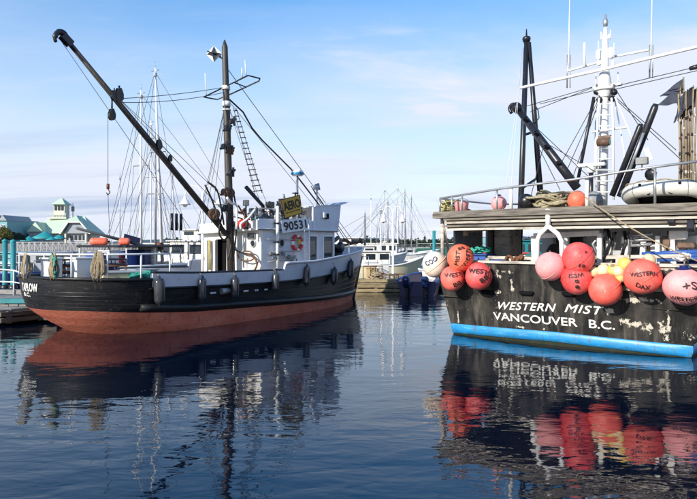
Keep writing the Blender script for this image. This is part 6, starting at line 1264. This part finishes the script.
for a in (('large teal parasol left of centre on the pub terrace', 45, 231, 26, 100), ('teal parasol at the right end of the pub terrace', 59, 234.5, 15, 98), ('teal parasol at the left end of the pub terrace', 29, 236, 17, 98), ('small teal parasol in front of the pub gable', 51.5, 236.5, 12, 95)): parasol(*a)
# aqua shops at the far left
for i, (p0, p1, yt, Y, mt, lb) in enumerate(((-14, 7, 215, 104, 'clad_aqua', 'aqua clad building at the far left picture edge'), (7, 17, 220, 110, 'clad_aqua', 'aqua clad building with pale gables beside the pub'), (17, 29, 227, 118, 'clad_grey', 'low pale grey building left of the pub'))):
    S2 = Y/F; x0, x1 = (p0-CX)*S2, (p1-CX)*S2; zt = CH+(HY-yt)*S2; t = thing('harbour_building', lb, 'building', ((x0+x1)/2, Y, 2.2), 0, 'harbour front buildings'); w = x1-x0; h = zt-2.2
    P('wall', M[mt], t, lambda m: m.box((0, 4, h*.4), (w, 8, h*.8))); nb = 3 if i < 2 else 2
    for k in range(nb):
        xa = -w/2+w*k/nb; P('gable_roof', M['clad_grey'] if i < 2 else M['roof_green'], t, lambda m: m.prism([(xa-.1, -.3, h*.8), (xa+w/nb+.1, -.3, h*.8), (xa+w/nb/2, -.3, h)], (0, 8.6, 0)))
        for fl in range(2 if i < 2 else 1):
            o = P('window', M['paint_white_clean'], t, lambda m: m.box((xa+w/nb/2, -.03, h*(.26+.30*fl)), (w/nb*.6, .06, h*.2))); P('pane', M['glass'], o, lambda m: m.box((xa+w/nb/2, -.065, h*(.26+.30*fl)), (w/nb*.5, .012, h*.16)))
    P('balcony', M['paint_white_clean'], t, lambda m: (m.box((0, -.5, h*.41), (w, 1, .12)), [m.box((-w/2+w*j/12, -.97, h*.41+.45), (.05, .05, .9)) for j in range(13)], m.box((0, -.97, h*.41+.92), (w, .07, .06))))
# autumn shrub at the far left
def shrub(label, px, py, Y, r, h, mt, seed, n=6000):
    p = at(px, py, Y); z0 = 2.2; t = thing('shrub', label, 'shrub', (p.x, Y, z0)); rng = random.Random(seed)
    def leaves(m):
        for k in range(n):
            a, b = rng.uniform(0, 6.28), rng.uniform(-.3, 1); q = math.sqrt(max(0, 1-b*b)); s = rng.uniform(.55, 1)*(1+.25*math.sin(a*3+seed)); c = V(r*q*math.cos(a)*s, r*q*math.sin(a)*s, h*(.45+.5*b*s)); d = .085
            u = V(rng.uniform(-1, 1), rng.uniform(-1, 1), rng.uniform(-1, 1)).normalized(); v_ = u.orthogonal().normalized(); m.add([c-u*d, c+v_*d*.5, c+u*d, c-v_*d*.5], [(0, 1, 2, 3)])
    P('foliage', M[mt], t, leaves, recalc=False); P('stem', M['bark'], t, lambda m: [m.tube([(0, 0, -.2), (.2*math.cos(i*2), .2*math.sin(i*2), h*.3), (.5*r*math.cos(i*2), .5*r*math.sin(i*2), h*.7)], [.12, .08, .03], 6) for i in range(4)])
shrub('yellow green autumn shrub at the far left edge', 1, 240, 90, 1.7, 2.4, 'leaf_autumn', 3); shrub('dark bushy shrub beside the aqua buildings', 14, 238, 92, 1.4, 1.6, 'leaf_dark', 5)
